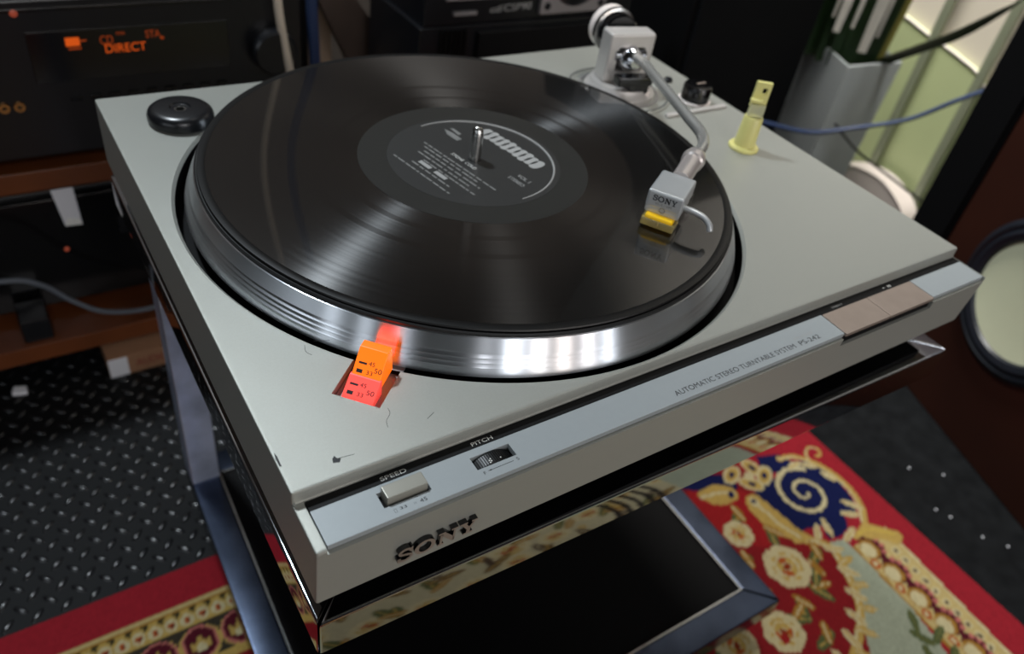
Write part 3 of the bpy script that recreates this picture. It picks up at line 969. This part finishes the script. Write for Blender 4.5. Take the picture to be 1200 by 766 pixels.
text('model_lettering', 'VL-5 / VM', M_DIMINK, hs, HM @ Vector((-4.6, -13.28, 31.0)), hx, text_y, 9, 1.3, depth=.1)
obj('round_mark', MB().lathe([(1.3, 0), (1.6, 0), (1.6, .1), (1.3, .1), (1.3, 0)], HM @ Vector((0, -13.25, 28.4)), 24, axis=Vector((hd.x, hd.y, 0))), M_DIMINK, hs)
# counterweight behind the housing
cw0 = Vector((PV.x, PV.y, 37)) - ad * 15
obj('arm_stub', MB().tube([cw0 + ad * 10, cw0 - ad * 10], 5, 20), M_STEEL, tt)
cw = obj('counterweight', MB().lathe([(0, 22), (14, 22), (16.5, 20), (16.5, 10), (0, 10)], cw0, 48, axis=-ad), M_WHITEPL, tt)
obj('weight_dial', MB().lathe([(0, 0), (13.8, 0), (15, 1.2), (15, 9), (13.5, 10.4), (0, 10.4)], cw0, 48, axis=-ad), M_BLACKGLOSS, cw)
obj('weight_ring', MB().lathe([(15.0, 8.5), (17, 9), (17, 12.5), (15, 13), (15, 8.5)], cw0, 48, axis=-ad), M_STEEL, cw)
obj('weight_cap', MB().lathe([(0, 26), (11, 26), (13, 24.5), (13, 21), (0, 21)], cw0, 40, axis=-ad), M_WHITEPL, cw)
# lift bridge, rest, levers
LM = frame_M(PV + ad * 20, ax, -ad)
lift = obj('lift_bridge', MB().box(-16, 13, -4, 6, 14, 21, 1.2, M=LM).box(-4, 12, -2, 7, 2, 15, 1, M=LM), M_BLACKGLOSS, tt)
obj('lift_tip', MB().box(9.4, 14, -2.2, 2.6, 4, 9, 1, M=LM), M_WHITEPL, lift)
kn = obj('antiskate_knob', MB().lathe([(0, 1.8), (11, 1.8), (11, 12), (10.2, 13.4), (8.4, 14), (0, 14)], (403, 219.5, 0), 40), M_BLACKGLOSS, tt)
obj('knob_ring', MB().lathe([(0, 0), (12.8, 0), (12.8, 1.3), (11.6, 2), (0, 2)], (403, 219.5, 0), 40), M_WHITEPL, kn)
obj('knob_pointer', MB().box(401.4, 410, 218.4, 220.4, 14, 14.5, .1), M_BUTTON, kn)
obj('cue_lever', MB().box(360, 421, 201.2, 205.4, 0, 2.4, .7), M_ALU, tt)
obj('deck_screw', MB().lathe([(0, 0), (3.4, 0), (3.4, 2.2), (2.6, 3), (0, 3)], (407, 255, 0), 20), M_BLACKPLASTIC, tt)
# cream arm-rest peg with its clip
pg = obj('arm_rest', MB().lathe([(0, 0), (10.6, 0), (10.8, 1.4), (10, 2.4), (7.6, 2.9), (7.4, 6), (6.6, 23), (6.0, 24), (0, 24)], (385.5, 148, 0), 40), M_CREAM, tt)
PMx = frame_M((385.5, 148, 0), (.80, -.60, 0), (.60, .80, 0))
obj('rest_neck', MB().box(-5.2, 5.2, -2.6, 2.6, 23.8, 33, .8, M=PMx), M_CLEARC, pg)
cl = obj('rest_clip', MB().box(-5.4, 5.4, .2, 3.2, 30, 48, .6, M=PMx), M_CREAM, pg)
cut(cl, [MB().box(-.2, 3.2, -3, 8, 39.6, 44, M=PMx)])
obj('clip_tongue', MB().box(-6.6, 1.6, -3.8, .8, 34.6, 36.8, .6, M=PMx), M_CREAM, pg)

# ================================================================== RECORD and ADAPTOR
lp = thing('vinyl_record', (CX, CY, 16.7), 'black vinyl record with dark printed label on the platter', 'record')
obj('disc', MB().lathe([(3.7, 16.75), (146, 16.75), (146, 18.1), (67.5, 18.05), (67, 17.95), (50.5, 17.95), (3.7, 17.95), (3.7, 16.75)], (CX, CY, 0), 200), M_VINYL, lp, origin=(CX, CY, 16.7))
obj('disc_rim', MB().lathe([(146, 16.75), (148, 16.75), (150.2, 17.0), (150.5, 17.5), (150.1, 18.1), (148.4, 18.35), (146.6, 18.25), (146, 18.1)], (CX, CY, 0), 200), mat('rim_vinyl', (9, 9, 9), .38, 0, Specular_IOR_Level=.3), lp)
M_RUNOUT = mat('runout_vinyl', (38, 38, 36), .34, 0, var=.03)
obj('runout_land', MB().lathe([(50, 17.98), (66.6, 17.98), (66.6, 18.03), (50, 18.03), (50, 17.98)], (CX, CY, 0), 128), M_RUNOUT, lp)
lab = obj('paper_label', MB().lathe([(3.7, 17.97), (50.2, 17.97), (50.2, 18.12), (3.7, 18.12), (3.7, 17.97)], (CX, CY, 0), 96), M_LABEL, lp)
zl = 18.16
# white arc
a0, a1 = R(-86), R(104)
obj('label_arc', MB().tube([(CX + 46.6 * math.cos(a0 + (a1 - a0) * i / 60), CY + 46.6 * math.sin(a0 + (a1 - a0) * i / 60), zl) for i in range(61)], [.3 + .4 * math.sin(math.pi * i / 60) for i in range(61)], 6), M_GREYINK, lab)

td, tu = Vector((.2, -.98, 0)), Vector((.98, .2, 0))        # reading direction of the print, and its up
LM2 = frame_M((CX, CY, zl), td, tu)
# bold arched heading: heavy capitals set so tight that they touch
hb = MB()
for i in range(10):
    a = -21.5 + i * 5.0
    h = 5.6 + .5 * math.sin(i * 2.1)
    yc = 27.9 + .8 * math.cos((a - 2) / 16)
    hb.prism([(a + 3.3 * math.cos(q) * abs(math.cos(q)) ** -.35 if abs(math.cos(q)) > .05 else a, yc + h * math.sin(q)) for q in [k * math.pi / 8 + .01 for k in range(16)]], 0, .05, LM2)
obj('heading_print', hb, M_GREYINK, lab, smooth=0)
text('side_print', 'VOL 1', M_GREYINK, lab, LM2 @ Vector((26.5, 8.2, 0)), td, tu, 9.5, 3.0)
text('side_print', 'STEREO', M_GREYINK, lab, LM2 @ Vector((25, 2.6, 0)), td, tu, 12, 2.6)
obj('crest_print', MB().prism([(-37, 8.5), (-31, 5.5), (-22, 5.5), (-22, 9.5), (-31, 9.8)], 0, .05, LM2).prism([(-36, 12), (-27, 11), (-27, 13.5), (-35, 14)], 0, .05, LM2), M_DIMINK, lab)
text('title_print', 'STONE  COLD', M_WHITEINK, lab, LM2 @ Vector((-11.5, -8.4, 0)), td, tu, 20.5, 2.4)
# the small print: lines too blurred to read, kept as broken strokes
lines = [(-30, 33, -13.5), (-26, 20, -12 - 4.5), (-22, 26, -20), (-23, 21, -23.5), (-14, 30, -27), (-16, 16, -33.5), (-27, 22, -38)]
rl = random.Random(3)
for (x0, x1, y) in lines:
    mb = MB()
    x = x0
    while x < x1:
        w = rl.uniform(2, 6)
        mb.prism([(x, y), (min(x + w, x1), y), (min(x + w, x1), y + 1.1), (x, y + 1.1)], 0, .04, LM2)
        x += w + rl.uniform(.6, 1.6)
    obj('small_print', mb, M_DIMINK, lab, smooth=0)
obj('bar_print', MB().prism([(-14, -30.5), (-4.5, -30.5), (-4.5, -27.8), (-14, -27.8)], 0, .05, LM2).prism([(-.5, -30.5), (9, -30.5), (9, -27.8), (-.5, -27.8)], 0, .05, LM2), M_GREYINK, lab, smooth=0)

ada = thing('single_adaptor', (40.6, 291, 0), 'black round adaptor puck with centre hole at the deck corner', 'adaptor')
obj('puck', MB().lathe([(3.6, .05), (17.6, .05), (19, 1.2), (19.2, 4), (18.4, 6.6), (16.6, 8.2), (14, 8.9), (6.2, 9.1), (5.4, 8.2), (3.6, 8.0), (3.6, .05)], (40.6, 291, 0), 72), M_BLACKPLASTIC, ada)
obj('bush', MB().lathe([(2.4, 3), (3.7, 3), (3.7, 7.6), (2.4, 7.6), (2.4, 3)], (40.6, 291, 0), 32), M_STEEL, ada)

# ================================================================== HI-FI SHELVES, back left
Yf = 570.
hr = thing('hifi_shelf', (60, 740, FLOOR), 'wooden hi-fi shelf unit with orange-brown edges behind the rubber mat', 'shelf')
for z0, z1 in ((-196, -175), (-396, -375)):
    bz = obj('shelf_board', MB().box(-420, 250, Yf, 900, z0, z1, 1.5), M_WOOD, hr)
for x in (-420, 235):
    obj('side_panel', MB().box(x, x + 15, Yf + 60, 900, FLOOR, 120), M_BLACKMATT, hr)
obj('back_panel', MB().box(-405, 235, 890, 898, FLOOR, 120), M_BLACKMATT, hr)
obj('plinth_rail', MB().box(-405, 235, Yf + 150, Yf + 165, FLOOR, -396), M_BLACKMATT, hr)

rc = thing('receiver', (30, 720, -175), 'black receiver with orange lit display on the upper shelf', 'receiver')
obj('case', MB().box(-180, 222, Yf + 14, 880, -165, -18, 2), M_BLACKPLASTIC, rc)
fp = obj('front_panel', MB().box(-180, 222, Yf + 2, Yf + 14, -163, -24, 2), M_BLACKPLASTIC, rc)
obj('top_trim', MB().box(-180, 222, Yf + .5, Yf + 3, -33, -30.5, .4), M_BLACKGLOSS, fp)
dw = obj('display_window', MB().box(-15, 150, Yf + .6, Yf + 2.2, -94, -50, .4), M_BLACKGLOSS, rc)
yd = Yf + .5
XD, ZD = (1, 0, 0), (0, 0, 1)
text('display_word', 'DIRECT', M_ORANGEGL, dw, (43.6, yd, -71.8), XD, ZD, 33.5, 7.6)
text('display_word', 'CD', M_ORANGEDIM, dw, (40.5, yd, -64), XD, ZD, 10.5, 7.5)
text('display_word', 'ANA', M_ORANGEDIM, dw, (54, yd, -56.5), XD, ZD, 7.5, 2.8)
text('display_word', 'STA', M_ORANGEDIM, dw, (78, yd, -61), XD, ZD, 12.5, 6.6)
obj('display_symbol', MB().box(13.5, 24.5, yd - .2, yd, -63.5, -56, .1), M_ORANGEGL, dw)
obj('display_symbol', MB().box(24.5, 30, yd - .2, yd, -60, -58.6, .05).box(15, 25, yd - .2, yd, -66.5, -65, .05).box(90, 93, yd - .2, yd, -63, -60.5, .05), M_ORANGEDIM, dw)
for x in (-44, -32.5):
    obj('jack', MB().lathe([(2.0, 0), (4.2, 0), (4.2, 3), (2.0, 3), (2.0, 0)], (x, Yf + 2, -112.5), 24, axis=(0, -1, 0)), M_GOLDJACK, fp)
obj('pilot_light', MB().lathe([(0, 0), (3, 0), (3, 1.5), (0, 2.4)], (-19, Yf + 2, -33.5), 16, axis=(0, -1, 0)), M_LED, fp)
for k in range(9):
    obj('push_button', MB().box(8 + 16 * k, 17 + 16 * k, Yf - 1, Yf + 3, -112, -108, .6), M_BLACKGLOSS, fp)
obj('volume_knob', MB().lathe([(0, 0), (22, 0), (21, 16), (19, 18), (0, 18)], (190, Yf + 2, -80), 48, axis=(0, -1, 0)), M_BLACKPLASTIC, fp)
for x in (-150, 195):
    for y in (Yf + 40, 850):
        obj('foot', MB().lathe([(0, -175), (16, -175), (18, -166), (18, -165), (0, -165)], (x, y, 0), 24), M_BLACKPLASTIC, rc)

dk = thing('tape_deck', (30, 730, -375), 'black component with one red pilot light on the lower shelf', 'component')
obj('case', MB().box(-170, 220, Yf + 60, 880, -366, -232, 2), M_BLACKPLASTIC, dk)
obj('front_panel', MB().box(-170, 220, Yf + 50, Yf + 60, -364, -236, 1.5), M_BLACKGLOSS, dk)
obj('pilot_light', MB().lathe([(0, 0), (2.4, 0), (2.4, 1), (0, 2)], (-24, Yf + 50, -297), 16, axis=(0, -1, 0)), M_LED, dk)
obj('tray_slot', MB().box(30, 170, Yf + 49, Yf + 51, -290, -270, .5), M_BLACKPLASTIC, dk)
for x in (-150, 195):
    for y in (Yf + 80, 850):
        obj('foot', MB().lathe([(0, -375), (14, -375), (16, -366), (0, -366)], (x, y, 0), 20), M_BLACKPLASTIC, dk)

tg = thing('paper_tag', (-16, 568, -196), 'white paper tag hanging from the upper wooden shelf edge', 'tag')
obj('sheet', MB().prism([(-27, -196), (-8, -196), (-7, -237), (-22, -236)], -.4, .4, frame_M((0, 569, 0), (1, 0, 0), (0, 0, 1))), M_PAPER, tg)
obj('tag_fold', MB().prism([(-22, -236), (-7, -237), (-9, -230), (-19, -228)], .5, 1.4, frame_M((0, 569, 0), (1, 0, 0), (0, 0, 1))), M_WHITEINK, tg)

ps = thing('power_adaptor', (-72, 592, -375), 'small black power adaptor on the lower wooden shelf', 'adaptor')
obj('case', MB().box(-86, -58, 576, 612, -375, -346, 2.5), M_BLACKPLASTIC, ps)
obj('lead', MB().tube(catmull([(-72, 612, -362), (-74, 630, -366), (-110, 640, -372), (-170, 640, -372.5)], 6), 2, 8), M_BLACKCABLE, ps)

gc = tag(obj('power_cable', MB().tube(catmull([(-190, 566, -280), (-89, 560, -279), (-57, 560, -292), (-33, 562, -322), (-5, 566, -348), (40, 578, -366), (90, 600, -371.5), (130, 640, -372)], 8), 2.6, 10), M_GREYCABLE, origin=(-30, 566, -375)), 'grey cable drooping across the lower shelf opening', 'cable')

cb = thing('cardboard_box', (40, 610, FLOOR), 'small cardboard box with white end label under the lower shelf', 'box')
bx_y = 548
obj('carton', MB().box(-18, 120, bx_y, 600, FLOOR, -399.5, .8), M_CARTON, cb)
obj('end_label', MB().box(-17.5, 2, bx_y - .6, bx_y, FLOOR + 1, -400.5, .1), M_PAPER, cb)
text('box_print', 'AUDIO', mat('red_print', (110, 30, 26), .7), cb, (10, bx_y, -418), (1, 0, 0), (0, 0, 1), 34, 10)
tag(obj('paper_scrap', MB().prism([(-112, 560), (-98, 556), (-97, 566), (-109, 570)], FLOOR + 4, FLOOR + 9, bev=1), M_PAPER, origin=(-104, 563, FLOOR + 4)), 'small white paper scrap on the rubber mat', 'scrap')

tag(obj('ivory_cable', MB().tube(catmull([(170, 559, 1600), (180, 559, 700), (190, 558.5, 140), (193, 558, 20), (194.5, 557, -34), (198, 556, -67), (203, 554, -108), (206, 556, -174.5)], 8), 4, 10), M_WHITECABLE, origin=(203, 556, -175)), 'thick ivory cable hanging down before the hi-fi shelf', 'cable')
tag(obj('blue_cable', MB().tube(catmull([(232, 565, 1600), (230, 565, 700), (229, 565, 120), (230, 565, -36), (232, 565, -100), (234, 565, -300), (238, 565, FLOOR + 9)], 8), 5.5, 10), M_BLUECABLE, origin=(238, 565, FLOOR + 5)), 'dark blue cable hanging beside the hi-fi shelf end', 'cable')

# ================================================================== BACK CENTRE
bd = thing('leaning_board', (320, 690, FLOOR), 'brown wooden board leaning beside the hi-fi shelf', 'board')
obj('plank', MB().prism([(250, -20), (278, -20), (520, -330), (490, FLOOR), (450, FLOOR)], 660, 676, frame_M((0, 0, 0), (1, 0, 0), (0, 0, 1)) @ Matrix.Scale(-1, 4, (0, 0, 1))), M_BROWN, bd)
ct = thing('cream_carton', (300, 740, FLOOR), 'tall cream carton standing behind the leaning board', 'box')
obj('carton', MB().box(262, 312, 715, 800, FLOOR, 60, 1.5), mat('cream_card', (150, 128, 108), .8), ct)
obj('lid_flap', MB().box(262, 312, 712, 716, 10, 62, 1), mat('cream_card', (150, 128, 108), .8), ct)
vs = thing('orange_vase', (424, 765, FLOOR), 'tall orange-brown glazed vase behind the turntable', 'vase')
obj('body', MB().lathe([(0, FLOOR), (26, FLOOR), (30, FLOOR + 60), (24, -260), (15, -170), (14, -120), (12, -70), (8, -30), (10, 20), (8, 20), (6, -30), (0, -60)], (424, 765, 0), 40), mat('orange_glaze', (120, 52, 30), .25, var=.3, scale=12), vs)
st2 = thing('floor_stand', (362, 668, FLOOR), 'thin grey metal pole on a round foot beside the vase', 'stand')
obj('pole', MB().tube([(383, 700, FLOOR + 6), (383, 700, 160)], 4.5, 12), mat('grey_pole', (96, 94, 98), .4, .5), st2)
obj('foot_disc', MB().lathe([(0, FLOOR), (16, FLOOR), (16, FLOOR + 5), (0, FLOOR + 8)], (383, 700, 0), 32), M_BLACKPLASTIC, st2)

sb = thing('black_cabinet', (450, 580, FLOOR), 'black slatted cabinet carrying the compact stereo behind the turntable', 'cabinet')
obj('body', MB().box(325, 600, 522, 640, FLOOR, -53, 2), M_BLACKPLASTIC, sb)
for k in range(6):
    obj('vent_slat', MB().box(348 + 5.6 * k, 351 + 5.6 * k, 518, 523, -84, -57, .5), M_BLACKGLOSS, sb)
obj('drawer_front', MB().box(392, 595, 516, 523, -200, -60, 1.5), M_BLACKMATT, sb)
ms = thing('compact_stereo', (450, 580, -53), 'black compact stereo with silver speaker plate on the black cabinet', 'stereo')
obj('body', MB().box(330, 600, 524, 630, -53, 110, 2), M_BLACKPLASTIC, ms)
obj('tuning_scale', MB().box(352, 452, 519, 525, -27, 60, .8), M_PLATE, ms)
obj('maker_bar', MB().box(362.5, 389.5, 520, 525, -42.6, -38.8, .4), M_PLATE, ms)
text('model_lettering', 'ud/CSP90', M_GREYINK, ms, (407.5, 523.9, -43), (1, 0, .02), (.12, 0, 1), 51, 7.5)
plt = obj('speaker_plate', MB().box(468, 557, 518, 525, -47.5, 42, 2), M_PLATE, ms)
obj('speaker_cone', MB().lathe([(30, 0), (33, 1.5), (36, 0), (30, -.1)], (513, 518, -4), 48, axis=(0, -1, 0)), M_BLACKPLASTIC, plt)
obj('speaker_hole', MB().lathe([(0, .3), (33, .3), (33, .8), (0, .8)], (513, 518, -4), 48, axis=(0, -1, 0)), M_BLACKMATT, plt)
for x in (476, 549):
    for z in (-38, 33):
        obj('plate_screw', MB().lathe([(0, 0), (4, 0), (4, 1), (0, 2)], (x, 518, z), 16, axis=(0, -1, 0)), M_BLACKPLASTIC, plt)

# ================================================================== TALL BLACK SPEAKER, POT, RIGHT SPEAKERS
tw = thing('tower_speaker', (845, 680, FLOOR), 'tall plain black tower speaker beside the concrete pot', 'speaker')
obj('cabinet', MB().box(730, 992, 548, 830, FLOOR, 420, 2), M_BLACKMATT, tw)
obj('grille', MB().box(738, 984, 540, 549, FLOOR + 30, 410, 3), mat('black_cloth', (11, 12, 14), .85, var=.2, scale=300, Specular_IOR_Level=.1), tw)

pot = thing('plant_pot', (1095, 545, FLOOR), 'grey concrete planter pot standing on the floor by the green panel', 'pot')
rim = [(1013, 481), (1130, 470), (1182, 596), (1073, 614)]
cxp, cyp = 1098, 541


def sc(P, k): return [(cxp + (x - cxp) * k, cyp + (y - cyp) * k) for x, y in P]


mb = MB()
bm = mb.bm
lv = [[bm.verts.new((x, y, z)) for x, y in sc(rim, k)] for k, z in ((.86, FLOOR), (1.0, -147), (.99, -144), (.93, -144), (.91, -170))]
bm.faces.new(lv[0][::-1])
for A, B in zip(lv, lv[1:]):
    for i in range(4): bm.faces.new((A[i], A[(i + 1) % 4], B[(i + 1) % 4], B[i]))
bm.faces.new(lv[-1])
bmesh.ops.recalc_face_normals(bm, faces=bm.faces)
obj('pot_body', mb, M_POT, pot, smooth=20)
obj('soil', MB().prism(sc(rim, .90), -172, -166), M_SOIL, pot)
pl = thing('snake_plant', (1090, 540, -166), 'upright dark green plant with pale striped leaves in the concrete pot', 'plant')


def blade(pts, w, m, name='leaf', tip=.4):
    """a long stiff leaf with a shallow keel, broad side to the room"""
    pts = catmull(pts, 6)
    n = len(pts)
    mb = MB()
    side = Vector((.80, -.60, 0))
    rows = []
    for i, p in enumerate(pts):
        t = i / (n - 1)
        k = w * (.7 + .3 * min(1, t / .3)) * (1 if t < tip else max(.03, 1 - ((t - tip) / (1 - tip)) ** 1.6))
        d = (pts[min(i + 1, n - 1)] - pts[max(i - 1, 0)]).normalized()
        sd_ = (side - d * side.dot(d)).normalized()
        nn = sd_.cross(d)
        rows.append([mb.bm.verts.new(p + sd_ * k * a + nn * b) for a, b in ((-1, 1.2), (0, -k * .28 - .6), (1, 1.2), (0, -k * .28 + 1.2))])
    for A, B in zip(rows, rows[1:]):
        for q in range(4): mb.bm.faces.new((A[q], A[(q + 1) % 4], B[(q + 1) % 4], B[q]))
    mb.bm.faces.new(rows[0]); mb.bm.faces.new(rows[-1][::-1])
    bmesh.ops.recalc_face_normals(mb.bm, faces=mb.bm.faces)
    return obj(name, mb, m, pl)


prnd = random.Random(11)
spots = [(1046, 572), (1042, 548), (1044, 528), (1054, 514), (1070, 504), (1088, 500), (1106, 503), (1122, 512), (1078, 530), (1062, 556), (1098, 540), (1120, 545), (1085, 565), (1140, 560)]
for i, (x, y) in enumerate(spots):
    lx, ly = (x - 1090) * .10, (y - 545) * .10
    h = prnd.uniform(190, 300)
    blade([(x, y, -165.9), (x + lx * .3, y + ly * .3, -60), (x + lx, y + ly, 70), (x + lx * 2, y + ly * 2, h)], prnd.uniform(12, 17), M_LEAFYEL if i in (6, 7) else M_LEAF, tip=.7)
for (x, y, zb, w) in ((1022, 530, -112, 7), (1030, 512, -100, 3.5), (1040, 488, -128, 9), (1056, 484, -105, 3), (1024, 545, -95, 3)):
    blade([(x, y, zb), (x + 1, y, -40), (x, y, 90), (x - 3, y, 250)], w, M_LEAFLIGHT, 'pale_leaf', .8)
blade([(1080, 496, -165.9), (1092, 476, -140), (1097, 440, -108), (1101, 398, -71), (1102, 360, -28), (1100, 335, 2)], 12, M_LEAF, tip=.5)
obj('brown_sheath', MB().tube(catmull([(1060, 588, -165.9), (1056, 590, -60), (1052, 594, 80), (1050, 600, 250)], 6), [12] * 18 + [3], 10, flat=.5), mat('brown_sheath', (140, 100, 76), .6), pl)


# walnut speaker with a cream woofer, its front turned to the rug
SA = Vector((807.7, -88.8, 0))
sdv = Vector((.3363, .9417, 0))
sn = Vector((-.9417, .3363, 0))                     # out of the front
SM = frame_M(SA, sdv, (0, 0, 1))                    # x along the front, y up, z = towards inside?
if (SM.to_3x3() @ Vector((0, 0, 1))).dot(sn) < 0:
    inward = 1
else:
    inward = -1
ws = thing('walnut_speaker', (950, 60, FLOOR), 'dark walnut floor speaker with a large cream woofer cone', 'speaker')
D = 190
z_in = sorted((0, inward * D))
wc = obj('cabinet', MB().box(-190, 297, FLOOR, 260, z_in[0], z_in[1], 2, M=SM), M_WOODDARK, ws)
WC = SA + sdv * 157 + Vector((0, 0, -225))
obj('woofer_frame', MB().lathe([(70, -2), (94, -2), (95, 3), (92, 6), (88, 7.5), (86, 6), (70, 2), (70, -2)], WC, 64, axis=sn), M_RUBBER, ws)
obj('woofer_surround', MB().lathe([(68, 1), (72, 7), (79, 9), (86, 5), (88, 0), (68, 0)], WC, 64, axis=sn), M_RUBBER, ws)
obj('woofer_cone', MB().lathe([(0, 1.2), (30, 1.6), (55, 2.4), (70, 3.5), (70, .5), (0, .5)], WC, 64, axis=sn), M_CONE, ws)
bs = thing('black_side_speaker', (1030, 210, FLOOR), 'narrow black speaker standing against the walnut speaker', 'speaker')
obj('cabinet', MB().box(299, 362, FLOOR, 300, z_in[0], z_in[1], 2, M=SM), M_BLACKMATT, bs)
obj('front_grille', MB().box(303, 358, FLOOR + 25, 290, *sorted((0, -inward * 5)), 1.5, M=SM), M_BLACKMATT, bs)

# cables across the pot and the panel
tag(obj('speaker_cable', MB().tube(catmull([(770, 539, -190), (810, 505, -200), (876, 480, -214), (938, 450, -222), (990, 420, -208), (1027, 370, -176), (1050, 330, -132), (1066, 300, -102), (1075, 280, -85)], 8), 3.2, 10), M_BLUECABLE, origin=(990, 420, -208)), 'blue speaker cable strung past the concrete pot', 'cable')
tag(obj('thin_cable', MB().tube(catmull([(985, 447, -214), (1040, 430, -256), (1100, 415, -290), (1150, 380, -320), (1190, 355, -345), (1210, 330, -380)], 8), 2.0, 8), M_BLACKCABLE, origin=(1100, 415, -290)), 'thin black cable sagging before the green panel', 'cable')
# specks of glitter on the carpet
for i, (x, y) in enumerate(((760, 35), (792, 8), (735, -20), (752, -70), (768, -92), (742, -35))):
    tag(obj('carpet_speck', MB().lathe([(0, .1), (1.5, .1), (1.0, 1.1), (0, 1.4)], (x, y, FLOOR), 8), M_PAPER, origin=(x, y, FLOOR)), 'tiny pale crumb on the charcoal carpet beside the rug', 'crumb', 'pale crumbs on the carpet')
